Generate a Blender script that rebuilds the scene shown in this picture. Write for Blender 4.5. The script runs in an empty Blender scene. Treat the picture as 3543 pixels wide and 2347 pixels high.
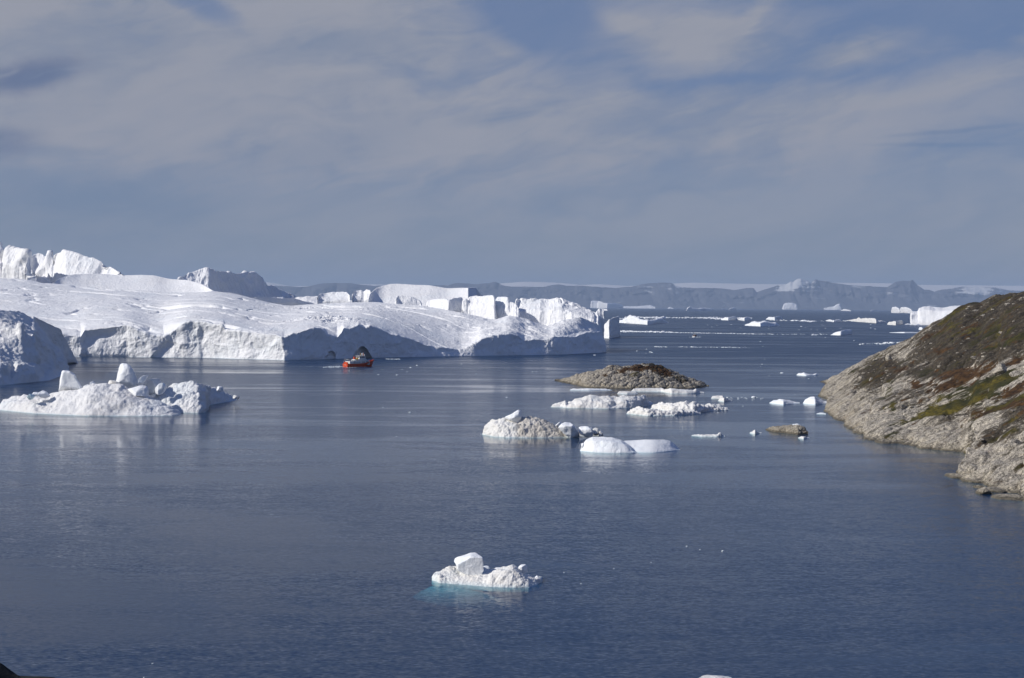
import bpy, math, random
import numpy as np
from mathutils import Matrix, Vector

# ------------------------------------------------------------------ camera
F = 4867.0; CX, CY = 1771.5, 1173.5; H = 35.0
PITCH = math.atan((1173.5 - 1059.0) / F); ROLL = math.atan(0.008)
sc = bpy.context.scene
cam = bpy.data.objects.new("camera", bpy.data.cameras.new("camera"))
sc.collection.objects.link(cam); sc.camera = cam
CM = Matrix.Rotation(math.pi / 2 - PITCH, 4, 'X') @ Matrix.Rotation(ROLL, 4, 'Z')
cam.matrix_world = Matrix.Translation((0, 0, H)) @ CM
cam.data.sensor_width = 36.0; cam.data.lens = 36.0 * F / 3543.0
cam.data.clip_start = 0.5; cam.data.clip_end = 200000
M3 = np.array(CM.to_3x3())

# ------------------------------------------------------------------ light
SUN_EL, SUN_AZ = math.radians(33), math.radians(-106)      # azimuth clockwise from the view direction (+Y)
sun = bpy.data.objects.new("sun", bpy.data.lights.new("sun", 'SUN'))
sc.collection.objects.link(sun)
sun.data.energy = 4.2; sun.data.angle = math.radians(0.5); sun.data.color = (1.0, 0.955, 0.89)
sd = Vector((math.cos(SUN_EL) * math.sin(SUN_AZ), math.cos(SUN_EL) * math.cos(SUN_AZ), math.sin(SUN_EL)))
sun.rotation_euler = sd.to_track_quat('Z', 'Y').to_euler()
sc.view_settings.view_transform = 'Standard'; sc.view_settings.look = 'None'
sc.view_settings.exposure = 0.0; sc.view_settings.gamma = 1.0

# ------------------------------------------------------------------ node helpers
class NT:
    def __init__(s, tree): s.t = tree; s.n = tree.nodes; s.l = tree.links
    def new(s, typ, **kw):
        nd = s.n.new(typ)
        for k, v in kw.items(): setattr(nd, k, v)
        return nd
    def put(s, sock, v):
        if isinstance(v, bpy.types.NodeSocket): s.l.new(v, sock)
        elif v is not None:
            if sock.type == 'RGBA': v = (v, v, v, 1) if isinstance(v, (int, float)) else ((*v, 1) if len(v) == 3 else v)
            sock.default_value = v
    def m(s, op, a, b=None, c=None, clamp=False):
        nd = s.new('ShaderNodeMath', operation=op); nd.use_clamp = clamp
        for i, v in enumerate((a, b, c)):
            if v is not None: s.put(nd.inputs[i], v)
        return nd.outputs[0]
    def add(s, a, b): return s.m('ADD', a, b)
    def sub(s, a, b): return s.m('SUBTRACT', a, b)
    def mul(s, a, b): return s.m('MULTIPLY', a, b)
    def div(s, a, b): return s.m('DIVIDE', a, b)
    def vm(s, op, a, b=None):
        nd = s.new('ShaderNodeVectorMath', operation=op); s.put(nd.inputs[0], a)
        if b is not None: s.put(nd.inputs[1], b)
        return nd.outputs[0]
    def xyz(s, x, y, z):
        nd = s.new('ShaderNodeCombineXYZ')
        for i, v in enumerate((x, y, z)): s.put(nd.inputs[i], v)
        return nd.outputs[0]
    def sep(s, v):
        nd = s.new('ShaderNodeSeparateXYZ'); s.put(nd.inputs[0], v); return nd.outputs
    def noise(s, vec, scale=1.0, detail=4.0, rough=0.5, dist=0.0, out=0, lac=2.0):
        nd = s.new('ShaderNodeTexNoise'); s.put(nd.inputs['Vector'], vec)
        nd.inputs['Scale'].default_value = scale; nd.inputs['Detail'].default_value = detail
        nd.inputs['Roughness'].default_value = rough; nd.inputs['Distortion'].default_value = dist
        nd.inputs['Lacunarity'].default_value = lac
        return nd.outputs[out]
    def voro(s, vec, scale=1.0, feature='F1'):
        nd = s.new('ShaderNodeTexVoronoi', feature=feature); s.put(nd.inputs['Vector'], vec)
        nd.inputs['Scale'].default_value = scale
        return nd.outputs['Distance']
    def step(s, v, lo, hi, a=0.0, b=1.0):
        nd = s.new('ShaderNodeMapRange', interpolation_type='SMOOTHSTEP')
        for i, x in enumerate((v, lo, hi, a, b)): s.put(nd.inputs[i], x)
        return nd.outputs[0]
    def mix(s, f, a, b):
        nd = s.new('ShaderNodeMix', data_type='RGBA'); s.put(nd.inputs[0], f)
        s.put(nd.inputs[6], a); s.put(nd.inputs[7], b); return nd.outputs[2]
    def attr(s, name): return s.new('ShaderNodeAttribute', attribute_name=name).outputs['Fac']
    def bump(s, h, strength=1.0, dist=1.0, normal=None):
        nd = s.new('ShaderNodeBump'); nd.inputs['Strength'].default_value = strength
        nd.inputs['Distance'].default_value = dist; s.put(nd.inputs['Height'], h)
        if normal is not None: s.put(nd.inputs['Normal'], normal)
        return nd.outputs[0]

# ------------------------------------------------------------------ world: Nishita sky with high cirrus
def rgb(r, g, b):                                        # sRGB 0-255 to linear
    f = lambda c: (c / 255) / 12.92 if c <= 10 else ((c / 255 + 0.055) / 1.055) ** 2.4
    return (f(r), f(g), f(b))
world = bpy.data.worlds.new("World"); sc.world = world; world.use_nodes = True
w = NT(world.node_tree); w.n.clear()
sky = w.new('ShaderNodeTexSky', sky_type='NISHITA')
sky.sun_disc = False; sky.sun_elevation = SUN_EL; sky.sun_rotation = SUN_AZ % (2 * math.pi)
sky.altitude = 50; sky.air_density = 1.0; sky.dust_density = 0.35; sky.ozone_density = 3.0
WS = 0.075
def build_sky():
    d = w.new('ShaderNodeTexCoord').outputs['Generated']
    x, y, z = w.sep(d)
    az = w.m('ARCTAN2', x, y)                             # radians, 0 along the view, right positive
    el = w.m('ARCSINE', z)
    A = w.mul(az, 57.2958); E = w.mul(el, 57.2958)        # degrees
    zz = w.add(w.m('MAXIMUM', z, 0.0), 0.10)
    pl = w.xyz(w.div(x, zz), w.div(y, zz), 0.0)           # a cloud sheet seen in perspective
    warp = w.noise(pl, 0.35, 3, 0.5, 0, 1)
    plw = w.vm('ADD', pl, w.vm('SCALE', w.vm('SUBTRACT', warp, (0.5, 0.5, 0.5))))
    # brushed streaks, slanting up to the right
    ca, sa = math.cos(math.radians(14)), math.sin(math.radians(14))
    def streak(sx, sy, detail, rough, off, dist=0.6):
        u = w.add(w.mul(A, ca), w.mul(E, sa)); v = w.sub(w.mul(E, ca), w.mul(A, sa))
        wn = w.noise(w.xyz(w.mul(A, 0.09), w.mul(E, 0.16), off), 1.0, 4, 0.55)
        return w.noise(w.xyz(w.mul(u, sx), w.add(w.mul(v, sy), w.mul(wn, 3.0)), off), 1.0, detail, rough, dist)
    n1 = streak(0.10, 0.36, 7, 0.55, 3.1)
    n2 = streak(0.26, 1.2, 7, 0.58, 9.7, 1.2)
    n3 = streak(0.7, 4.6, 5, 0.6, 17.0, 0.8)
    n = w.add(w.add(w.mul(n1, 0.78), w.mul(n2, 0.18)), w.mul(n3, 0.04))
    wx = w.mul(w.sub(w.noise(w.xyz(A, E, 5.0), 0.22, 5, 0.6), 0.5), 6.0)
    wy = w.mul(w.sub(w.noise(w.xyz(A, E, 15.0), 0.22, 5, 0.6), 0.5), 4.0)
    def ell(cx, cy, rx, ry, rot=0.0, k=1.0):               # a soft warped patch; centre and radii in degrees
        dx = w.add(w.sub(A, cx), w.mul(wx, k)); dy = w.add(w.sub(E, cy), w.mul(wy, k))
        c, s_ = math.cos(math.radians(rot)), math.sin(math.radians(rot))
        p = w.div(w.add(w.mul(dx, c), w.mul(dy, s_)), rx); q = w.div(w.sub(w.mul(dy, c), w.mul(dx, s_)), ry)
        r = w.m('SQRT', w.add(w.mul(p, p), w.mul(q, q)))
        return w.step(r, 1.0, 0.15)
    def pe(px, py): return ((px - CX) / F * 57.2958, (1059 + 0.008 * (px - CX) - py) / F * 57.2958)
    def E_(px, py, rx, ry, rot=0, k=1.0):
        a, e = pe(px, py); return ell(a, e, rx / F * 57.3, ry / F * 57.3, rot, k)
    cover = w.step(n, 0.18, 0.64)                          # general veil
    plus = [(E_(700, 260, 1600, 560, 4), .62), (E_(2420, 150, 420, 150, -4, 0.35), .55), (E_(2130, 90, 130, 60, -20, 0.3), .3), (E_(2640, 40, 200, 45, 40, .25), .4), (E_(2960, 190, 330, 75, 20, 0.25), .6),
            (E_(2200, 470, 1500, 230, 3), .45), (E_(1750, 190, 130, 50, -15, .3), .35), (E_(3520, 210, 160, 30, 0, .2), .35), (E_(3200, 330, 700, 60, 8, .4), .25), (E_(0, 300, 700, 300, 0), .3)]
    minus = [(E_(1840, 60, 360, 230, -18, 0.30), 0.95), (E_(3250, 30, 760, 210, 4, 0.40), 0.92), (E_(720, 60, 230, 80, -24, 0.4), 0.6),
             (E_(2450, 300, 500, 34, 4, 0.35), 0.5), (E_(3150, 245, 420, 40, 12, 0.4), 0.45)]
    dark = [(E_(190, 315, 210, 42, 14, 0.16), 0.85), (E_(20, 520, 170, 60, 5, .2), 0.45), (E_(180, 560, 260, 40, 0, .2), .35), (E_(300, 760, 900, 170, 6), 0.45), (E_(3250, 485, 330, 12, 3, 0.10), 0.5),
            (E_(3200, 530, 330, 12, -2, 0.10), 0.5), (E_(1150, 220, 600, 90, 4), .35), (E_(1100, 520, 600, 110, 8), 0.35), (E_(2000, 700, 900, 40, 1), .25), (E_(1750, 400, 260, 40, 12, .4), .35)]
    base = w.add(0.10, w.mul(cover, 0.50))
    for p, k in plus: base = w.add(base, w.mul(p, k))
    base = w.mul(base, w.step(n2, 0.10, 0.65, 0.88, 1.04))
    for p, k in minus: base = w.mul(base, w.sub(1.0, w.mul(p, k)))
    lowveil = w.step(E, 8.5, 1.0, 0.25, 0.85)
    fac = w.m('MINIMUM', w.m('MAXIMUM', base, lowveil), 0.95)
    # over the frame the cover thins out: deeper blue overhead
    fac = w.mul(fac, w.step(E, 12.5, 26.0, 1.0, 0.15))
    lin = lambda *c: tuple(k / WS for k in rgb(*c))
    dk = w.step(w.add(w.mul(n1, 0.75), w.mul(n2, 0.25)), 0.32, 0.62, 0.55, 0.0)
    for p, k in dark: dk = w.m('MAXIMUM', dk, w.mul(p, k)) if k > .8 else w.add(dk, w.mul(p, k))
    ccol = w.mix(w.m('MINIMUM', dk, 1.0), lin(155, 157, 167), lin(114, 130, 156))
    ccol = w.mix(w.mul(w.mul(w.m('MAXIMUM', E_(150, 318, 290, 75, 14, 0.42), w.mul(E_(40, 530, 230, 90, 0, .5), .7)), w.step(n2, 0.35, 0.55, 0.45, 1.0)), 0.8), ccol, lin(96, 110, 142))
    ccol = w.mix(w.mul(w.step(E, 5.0, 0.5, 0.0, 0.75), w.step(n2, .3, .6, 1.0, .7)), ccol, lin(129, 142, 151))
    blue = w.mix(w.step(E, 9.0, 1.5), w.mix(w.step(E, 11.0, 34.0), lin(80, 109, 158), lin(42, 76, 140)), lin(116, 132, 158))
    skyc = w.mix(0.78, sky.outputs[0], blue)
    col = w.mix(fac, skyc, ccol)
    bg = w.new('ShaderNodeBackground'); w.put(bg.inputs[0], col); bg.inputs[1].default_value = WS
    out = w.new('ShaderNodeOutputWorld'); w.l.new(bg.outputs[0], out.inputs[0])
build_sky()

# ------------------------------------------------------------------ pixel <-> world (photo pixels, 3543 x 2347)
def ray(px, py):
    px = np.asarray(px, float); py = np.asarray(py, float)
    v = np.stack([(px - CX) / F, -(py - CY) / F, -np.ones_like(px + py)], -1)
    return v @ M3.T
def P(px, py, d):                                        # point on the ray at forward distance d
    r = ray(px, py); t = np.asarray(d, float) / r[..., 1]
    return r * t[..., None] + np.array([0, 0, H])
def W(px, py):                                           # where the ray meets the sea
    r = ray(px, py); t = -H / np.minimum(r[..., 2], -1e-5)
    return r * t[..., None] + np.array([0, 0, H])
def PZ(px, z, d):                                        # point in column px at height z and distance d
    py = np.full_like(np.asarray(px, float), 1200.0)
    for _ in range(4):
        p = P(px, py, d); py = py + (p[..., 2] - z) * F / d
    return P(px, py, d)
def proj(p):
    q = (p - np.array([0, 0, H])) @ M3
    return CX + F * q[..., 0] / -q[..., 2], CY - F * q[..., 1] / -q[..., 2]
def wd(px, py): return W(np.array([px], float), np.array([py], float))[0][1]

# ------------------------------------------------------------------ noise
def _h(i, j, k, s):
    with np.errstate(over='ignore'):
        h = (i.astype(np.uint32) * np.uint32(374761393) + j.astype(np.uint32) * np.uint32(668265263)
             + k.astype(np.uint32) * np.uint32(2147483647 - 97) + np.uint32(s * 1274126177 % 4294967295))
        h = (h ^ (h >> np.uint32(13))) * np.uint32(1274126177)
        h = (h ^ (h >> np.uint32(16))) * np.uint32(2246822519)
        return (h ^ (h >> np.uint32(15)))
def vnoise(p, s=0):
    f = np.floor(p); t = p - f; t = t * t * t * (t * (t * 6 - 15) + 10); i = f.astype(np.int64)
    r = 0
    for dx in (0, 1):
        for dy in (0, 1):
            for dz in (0, 1):
                h = _h(i[..., 0] + dx, i[..., 1] + dy, i[..., 2] + dz, s).astype(np.float64) / 4294967295.0
                g = (h * 2 - 1)
                r = r + g * (t[..., 0] if dx else 1 - t[..., 0]) * (t[..., 1] if dy else 1 - t[..., 1]) * (t[..., 2] if dz else 1 - t[..., 2])
    return r
def fbm(p, o=5, s=0, g=0.5):
    a, r, n = 1.0, 0, 0
    for k in range(o):
        r = r + a * vnoise(p * 2.03 ** k + 17.3 * k, s + k); n += a; a *= g
    return r / n
def ridged(p, o=5, s=0, g=0.55):
    a, r, n = 1.0, 0, 0
    for k in range(o):
        r = r + a * (1 - 2 * np.abs(vnoise(p * 2.03 ** k + 11.7 * k, s + k))); n += a; a *= g
    return r / n
def worley(p, s=0):
    i = np.floor(p).astype(np.int64); d1 = np.full(p.shape[:-1], 9.0); d2 = d1.copy()
    for dx in (-1, 0, 1):
        for dy in (-1, 0, 1):
            for dz in (-1, 0, 1):
                c = i + np.array([dx, dy, dz])
                q = np.stack([_h(c[..., 0], c[..., 1], c[..., 2], s + 31 * m_).astype(float) / 4294967295.0 for m_ in range(3)], -1)
                d = np.linalg.norm(c + q - p, axis=-1)
                d2 = np.minimum(d2, np.maximum(d1, d)); d1 = np.minimum(d1, d)
    return d1, d2
def sst(x, a, b):
    t = np.clip((x - a) / (b - a), 0, 1); return t * t * (3 - 2 * t)

# ------------------------------------------------------------------ mesh helpers
col = sc.collection
def make_obj(name, verts, faces, mat, parent=None, smooth=True, attrs=None):
    me = bpy.data.meshes.new(name)
    verts = np.asarray(verts, np.float32).reshape(-1, 3); faces = np.asarray(faces, np.int32)
    n = faces.shape[1]
    me.vertices.add(len(verts)); me.vertices.foreach_set('co', verts.ravel())
    me.loops.add(faces.size); me.loops.foreach_set('vertex_index', faces.ravel())
    me.polygons.add(len(faces)); me.polygons.foreach_set('loop_start', np.arange(0, faces.size, n, dtype=np.int32))
    me.polygons.foreach_set('use_smooth', np.full(len(faces), smooth))
    for k, v in (attrs or {}).items():
        a = me.attributes.new(k, 'FLOAT', 'POINT'); a.data.foreach_set('value', np.asarray(v, np.float32).ravel())
    me.update(calc_edges=True); me.validate()
    me.materials.append(mat)
    o = bpy.data.objects.new(name, me); col.objects.link(o)
    if parent: o.parent = parent
    return o
def tag(o, label=None, cat=None, group=None, kind=None):
    if label: o['label'] = label
    if cat: o['category'] = cat
    if group: o['group'] = group
    if kind: o['kind'] = kind
    return o
def gfaces(nr, nc, off=0, flip=False):
    i = np.arange(nr - 1)[:, None] * nc + np.arange(nc - 1)[None]; i = i.ravel() + off
    f = np.stack([i, i + 1, i + nc + 1, i + nc], -1)
    return f[:, ::-1] if flip else f
def normals(G):
    du = np.gradient(G, axis=1); dv = np.gradient(G, axis=0)
    n = np.cross(du, dv); L = np.linalg.norm(n, axis=-1, keepdims=True)
    return n / np.maximum(L, 1e-9)
def smooth(G, it=1, wv=1.0, wu=0.5):
    for _ in range(it):
        A = G.copy(); A[1:-1] = G[1:-1] * (1 - .5 * wv) + (G[2:] + G[:-2]) * .25 * wv
        B = A.copy(); B[:, 1:-1] = A[:, 1:-1] * (1 - .5 * wu) + (A[:, 2:] + A[:, :-2]) * .25 * wu
        G = B
    return G
def rail(x0, x1, y=None, d=None, z=None, n=400):
    """One long line of an iceberg: columns x0..x1, with two of: screen row y(x), distance d(x), height z(x)."""
    u = np.linspace(0, 1, n); px = x0 + (x1 - x0) * u
    it = lambda t: np.interp(px, [a for a, b in t], [b for a, b in t]) if not np.isscalar(t) else np.full(n, float(t))
    if y is not None and d is not None: return P(px, it(y), it(d))
    if y is not None: return W(px, it(y))
    return PZ(px, it(z), it(d))
def loft(rails, rows):
    out = []
    for a, b, k in zip(rails[:-1], rails[1:], rows):
        t = np.linspace(0, 1, k, endpoint=False)[:, None, None]; out.append(a[None] * (1 - t) + b[None] * t)
    out.append(rails[-1][None]); return np.concatenate(out, 0)
def cap(G, k=(0.85, 0.6, 0.3, 0.0)):
    c0 = G[:, :1].mean(0, keepdims=True); c1 = G[:, -1:].mean(0, keepdims=True)
    L = [c0 + (G[:, :1] - c0) * s for s in k[::-1]]; R = [c1 + (G[:, -1:] - c1) * s for s in k]
    return np.concatenate(L + [G] + R, 1)
def facing(G):                                           # make normals point up / towards the camera
    k = max(3, G.shape[0] // 3); n = normals(G)[1:k]; c = (G - np.array([0, 0, H]))[1:k]; s = np.sum(n * c, -1)
    return -1.0 if np.median(s) > 0 else 1.0
def grid_obj(name, G, mat, parent=None, attrs=None):
    fl = facing(G) < 0
    return make_obj(name, G.reshape(-1, 3), gfaces(G.shape[0], G.shape[1], 0, fl), mat, parent, True, attrs)

# ------------------------------------------------------------------ materials
def mat(name):
    m = bpy.data.materials.new(name); m.use_nodes = True; t = NT(m.node_tree); t.n.clear()
    out = t.new('ShaderNodeOutputMaterial'); return m, t, out
def princ(t, out, colr, rough=0.6, normal=None, spec=0.3, metal=0.0):
    p = t.new('ShaderNodeBsdfPrincipled'); t.put(p.inputs['Base Color'], colr); t.put(p.inputs['Roughness'], rough)
    p.inputs['Specular IOR Level'].default_value = spec; p.inputs['Metallic'].default_value = metal
    if normal is not None: t.put(p.inputs['Normal'], normal)
    t.l.new(p.outputs[0], out.inputs[0]); return p
def ice_mat(name, base=(0.80, 0.83, 0.87), dirt=0.15, dscale=0.25, bump=0.35, bs=1.0, dcol=(0.42, 0.37, 0.31), blue=0.25):
    m, t, out = mat(name)
    g = t.new('ShaderNodeNewGeometry'); pos = g.outputs['Position']
    n1 = t.noise(pos, dscale, 6, 0.65); n2 = t.noise(pos, dscale * 7, 5, 0.7)
    f = t.mul(t.step(t.add(t.add(t.mul(n1, 0.6), t.mul(n2, 0.4)), t.mul(t.attr('grime'), 0.2)), 0.46, 0.66), dirt)
    c = t.mix(t.mul(t.step(t.noise(pos, dscale * 0.5, 4, 0.6, 1.0), 0.5, 0.72), blue), base, (0.60, 0.76, 0.85))
    c = t.mix(f, c, dcol)
    px, py, pz = t.sep(pos)
    wet = t.step(t.add(pz, t.mul(n2, 0.5)), 0.75, 0.15, 0, 0.45)         # washed blue ice just above the water
    c = t.mix(wet, c, (0.45, 0.62, 0.68))
    h = t.add(t.mul(t.noise(pos, 0.9 * bs, 6, 0.65), 1.0), t.mul(t.noise(pos, 4.0 * bs, 4, 0.6), 0.25))
    princ(t, out, c, 0.55, t.bump(h, bump, 1.2 / bs), 0.25); return m
M = {}
M['berg'] = ice_mat('berg_ice', (0.86, 0.865, 0.875), 0.14, 0.05, 0.42, 0.45, blue=0.16)
M['warm'] = ice_mat('weathered_ice', (0.80, 0.80, 0.80), 0.30, 0.06, 0.5, 0.8, (0.50, 0.44, 0.37))
M['clean'] = ice_mat('clean_ice', (0.86, 0.88, 0.90), 0.04, 0.3, 0.28, 2.0)
M['dirty'] = ice_mat('dirty_ice', (0.76, 0.75, 0.72), 0.7, 0.30, 0.45, 2.2, (0.43, 0.385, 0.32))
M['grit'] = ice_mat('grit_ice', (0.80, 0.79, 0.76), 0.36, 0.45, 0.42, 2.5, (0.42, 0.38, 0.32))
M['blueice'] = ice_mat('blue_ice', (0.58, 0.74, 0.80), 0.05, 0.6, 0.3, 2.0)
def flat_mat(name, c, rough=0.5, spec=0.4, metal=0.0, var=0.15, sc_=3.0):
    m, t, out = mat(name)
    pos = t.new('ShaderNodeTexCoord').outputs['Object']
    n = t.noise(pos, sc_, 5, 0.65)
    princ(t, out, t.mix(t.mul(t.step(n, 0.45, 0.75), var * 2), c, tuple(k * 0.55 for k in c)), rough, None, spec, metal)
    return m

# water: rippled facets over a deep blue body that lets a little light down to ice under the surface
m, t, out = mat('sea_water')
pos = t.new('ShaderNodeNewGeometry').outputs['Position']
px, py, pz = t.sep(pos)
def aniso(sx, sy, det, rough, off=0.0, dist=0.0, o=0):
    return t.noise(t.xyz(t.mul(px, sx), t.mul(py, sy), off), 1.0, det, rough, dist, o)
big = aniso(1 / 120, 1 / 30, 5, 0.62, 2.0, 1.2)
band = aniso(1 / 420, 1 / 60, 4, 0.55, 8.0, 0.5)
calm = t.step(t.add(t.add(t.mul(big, 0.55), t.mul(band, 0.45)), t.mul(t.mul(t.step(px, 15, -50), t.step(py, 520, 300)), 0.05)), 0.48, 0.58)            # 0 ruffled, 1 slick
def spot(cx, cy, rx, ry):
    a = t.div(t.sub(px, cx), rx); b = t.div(t.sub(py, cy), ry)
    return t.step(t.add(t.add(t.mul(a, a), t.mul(b, b)), t.mul(t.sub(big, 0.5), 2.2)), 1.15, 0.45)
s1 = W(np.array([865.]), np.array([1290.]))[0]
calm_spot = spot(float(s1[0]), float(s1[1]), 24, 9)
s2 = W(np.array([650.]), np.array([1249.]))[0]
lee = spot(float(s2[0]), float(s2[1]), 90, 26)
near = t.step(py, 1150, 300)                                                    # sheltered water inside the fjord
ruf = t.m('MULTIPLY', t.sub(1.0, t.mul(calm, 0.68)), t.m('MULTIPLY', t.sub(1.0, t.mul(calm_spot, 0.85)), t.sub(1.0, t.mul(lee, 0.6))))
amp = t.mul(t.add(0.078, t.mul(t.sub(1.0, near), 0.05)), ruf)
rough = t.add(t.add(0.030, t.mul(ruf, 0.150)), t.mul(t.sub(1.0, near), 0.17))
def slope(off):
    a = t.sub(t.noise(t.xyz(t.mul(px, 1.6), t.mul(py, 3.4), off), 1.0, 3, 0.6), 0.5)
    b = t.sub(t.noise(t.xyz(t.mul(px, 0.35), t.mul(py, 0.9), off + 7), 1.0, 3, 0.5), 0.5)
    c = t.sub(t.noise(t.xyz(t.mul(px, 0.05), t.mul(py, 0.13), off + 19), 1.0, 2, 0.5), 0.5)
    return t.add(t.add(t.mul(a, 4.6), t.mul(b, t.add(0.9, t.mul(ruf, 0.7)))), t.mul(c, 0.8))
nx = t.mul(t.mul(slope(1.3), amp), 0.45); ny = t.mul(slope(31.7), amp)
nrm = t.vm('NORMALIZE', t.xyz(nx, ny, 1.0))
pb = t.new('ShaderNodeBsdfPrincipled'); pb.inputs['Base Color'].default_value = (0.008, 0.029, 0.074, 1)
t.put(pb.inputs['Roughness'], rough); pb.inputs['IOR'].default_value = 1.333; t.l.new(nrm, pb.inputs['Normal'])
geo_ = t.new('ShaderNodeNewGeometry'); dt_ = t.new('ShaderNodeVectorMath', operation='DOT_PRODUCT'); t.l.new(geo_.outputs['Normal'], dt_.inputs[0]); t.l.new(geo_.outputs['Incoming'], dt_.inputs[1])
frs = t.add(0.02, t.mul(0.98, t.m('POWER', t.sub(1.0, t.m('ABSOLUTE', dt_.outputs['Value'])), 5.0)))
tr = t.new('ShaderNodeBsdfTransparent')
t.put(tr.inputs['Color'], t.mix(t.mul(t.sub(1.0, t.m('MINIMUM', frs, 1.0)), 0.72), (0, 0, 0), (0.80, 0.97, 1.0)))
mx = t.new('ShaderNodeAddShader'); t.l.new(pb.outputs[0], mx.inputs[0]); t.l.new(tr.outputs[0], mx.inputs[1])
t.l.new(mx.outputs[0], out.inputs[0]); M['water'] = m
va = t.new('ShaderNodeVolumeAbsorption'); va.inputs['Color'].default_value = (0.05, 0.66, 0.70, 1); va.inputs['Density'].default_value = 0.62; t.l.new(va.outputs[0], out.inputs['Volume'])
m, t, out = mat('deep_sea_bed')
princ(t, out, t.mix(t.noise(t.new('ShaderNodeNewGeometry').outputs['Position'], 0.02, 3), (0.02, 0.05, 0.06), (0.03, 0.06, 0.07)), 0.9, None, 0.0)
M['bed'] = m
# rock of the headland / island / skerry; attributes: veg (plants), rust (red-brown plants), dark (lichened rock)
FA_ = np.array([0.86, 0.30, 0.41]); FA_ /= np.linalg.norm(FA_); FB_ = np.cross(FA_, [0, 0, 1.0]); FB_ /= np.linalg.norm(FB_); FC_ = np.cross(FB_, FA_)
FA_, FB_, FC_ = [[float(q) for q in v_] for v_ in (FA_, FB_, FC_)]
def rock_mat(name, s=1.0):
    m, t, out = mat(name)
    pos = t.new('ShaderNodeNewGeometry').outputs['Position']
    x, y, z = t.sep(pos)
    ca, sa = math.cos(math.radians(28)), math.sin(math.radians(28))
    def dot3(a): return t.add(t.add(t.mul(x, a[0]), t.mul(y, a[1])), t.mul(z, a[2]))
    str_ = t.xyz(t.mul(dot3(FA_), 0.055 * s), t.mul(dot3(FB_), 0.42 * s), t.mul(dot3(FC_), 0.42 * s))      # foliation stretched along the slabs
    n1 = t.noise(pos, 0.12 * s, 7, 0.65); n2 = t.noise(str_, 1.0, 7, 0.72, 0.5); n3 = t.noise(pos, 1.3 * s, 5, 0.7)
    cr = t.new('ShaderNodeTexVoronoi', feature='DISTANCE_TO_EDGE'); t.put(cr.inputs['Vector'], t.vm('ADD', str_, t.vm('SCALE', t.noise(pos, 0.5 * s, 4, 0.6, 0, 1))))
    crack = t.step(cr.outputs['Distance'], 0.10, 0.0)
    cr2 = t.new('ShaderNodeTexVoronoi', feature='DISTANCE_TO_EDGE'); t.put(cr2.inputs['Vector'], t.vm('ADD', t.vm('MULTIPLY', str_, (0.42, 0.42, 0.42)), t.vm('SCALE', t.noise(pos, 0.2 * s, 5, 0.6, 0, 1))))
    crack = t.m('MAXIMUM', crack, t.step(cr2.outputs['Distance'], 0.05, 0.0))
    dark, veg, rust = t.attr('dark'), t.attr('veg'), t.attr('rust')
    pale = t.mix(t.step(n2, 0.38, 0.66), (0.60, 0.54, 0.44), (0.33, 0.305, 0.27))
    pale = t.mix(t.step(n1, 0.60, 0.74, 0, 0.5), pale, (0.36, 0.25, 0.21))
    pale = t.mix(t.step(z, 2.2, 0.6, 0, 0.35), pale, (0.40, 0.34, 0.22))
    pale = t.mix(t.step(z, 0.7, 0.2, 0, 0.75), pale, (0.10, 0.085, 0.055))
    dk = t.mix(t.step(t.add(t.mul(n2, 0.6), t.mul(n3, 0.4)), 0.42, 0.64), (0.044, 0.035, 0.023), (0.165, 0.138, 0.100))
    dk = t.mix(t.step(n3, 0.62, 0.72, 0, 0.8), dk, (0.36, 0.33, 0.29))
    mott = t.add(t.mul(t.sub(n3, 0.5), 0.5), t.mul(t.sub(n2, 0.5), 1.6))
    c = t.mix(t.step(t.add(dark, mott), 0.35, 0.65), pale, dk)
    c = t.mix(t.mul(crack, 0.9), c, (0.02, 0.018, 0.016))
    g = t.mix(t.step(t.noise(pos, 0.10 * s, 5, 0.65), 0.40, 0.62), (0.040, 0.040, 0.012), (0.140, 0.110, 0.016))
    g = t.mix(t.step(t.noise(pos, 0.8 * s, 4, 0.7), 0.35, 0.7), g, (0.018, 0.020, 0.008))
    c = t.mix(t.step(t.add(veg, t.mul(mott, 1.1)), 0.35, 0.62), c, g)
    r = t.mix(t.step(t.noise(pos, 0.5 * s, 5, 0.7), 0.35, 0.65), (0.026, 0.015, 0.008), (0.095, 0.050, 0.018))
    c = t.mix(t.step(t.add(rust, t.mul(mott, 1.2)), 0.36, 0.64), c, r)
    h = t.add(t.mul(n2, 1.4), t.sub(t.mul(n3, 0.6), t.mul(crack, 0.5)))
    princ(t, out, c, 0.85, t.bump(h, 0.42, 1.0 / s), 0.2); return m
M['rock'] = rock_mat('coast_rock', 1.0); M['rock2'] = rock_mat('islet_rock', 1.6)
m, t, out = mat('far_mountain')
pos = t.new('ShaderNodeNewGeometry').outputs['Position']; x, y, z = t.sep(pos)
sn = t.add(t.noise(t.xyz(t.mul(x, 0.0016), t.mul(y, 0.0016), t.mul(z, 0.009)), 1.0, 7, 0.7, 0.4), t.mul(t.attr('snow'), 0.30))
c = t.mix(t.step(sn, 0.60, 0.70), (0.10, 0.10, 0.11), (0.62, 0.62, 0.62))
princ(t, out, c, 0.9, None, 0.1); M['mount'] = m
m, t, out = mat('ice_cap_snow')
pos = t.new('ShaderNodeNewGeometry').outputs['Position']
princ(t, out, t.mix(t.noise(pos, 0.0004, 3), (0.78, 0.74, 0.70), (0.70, 0.68, 0.65)), 0.8, None, 0.1); M['cap'] = m

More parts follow.
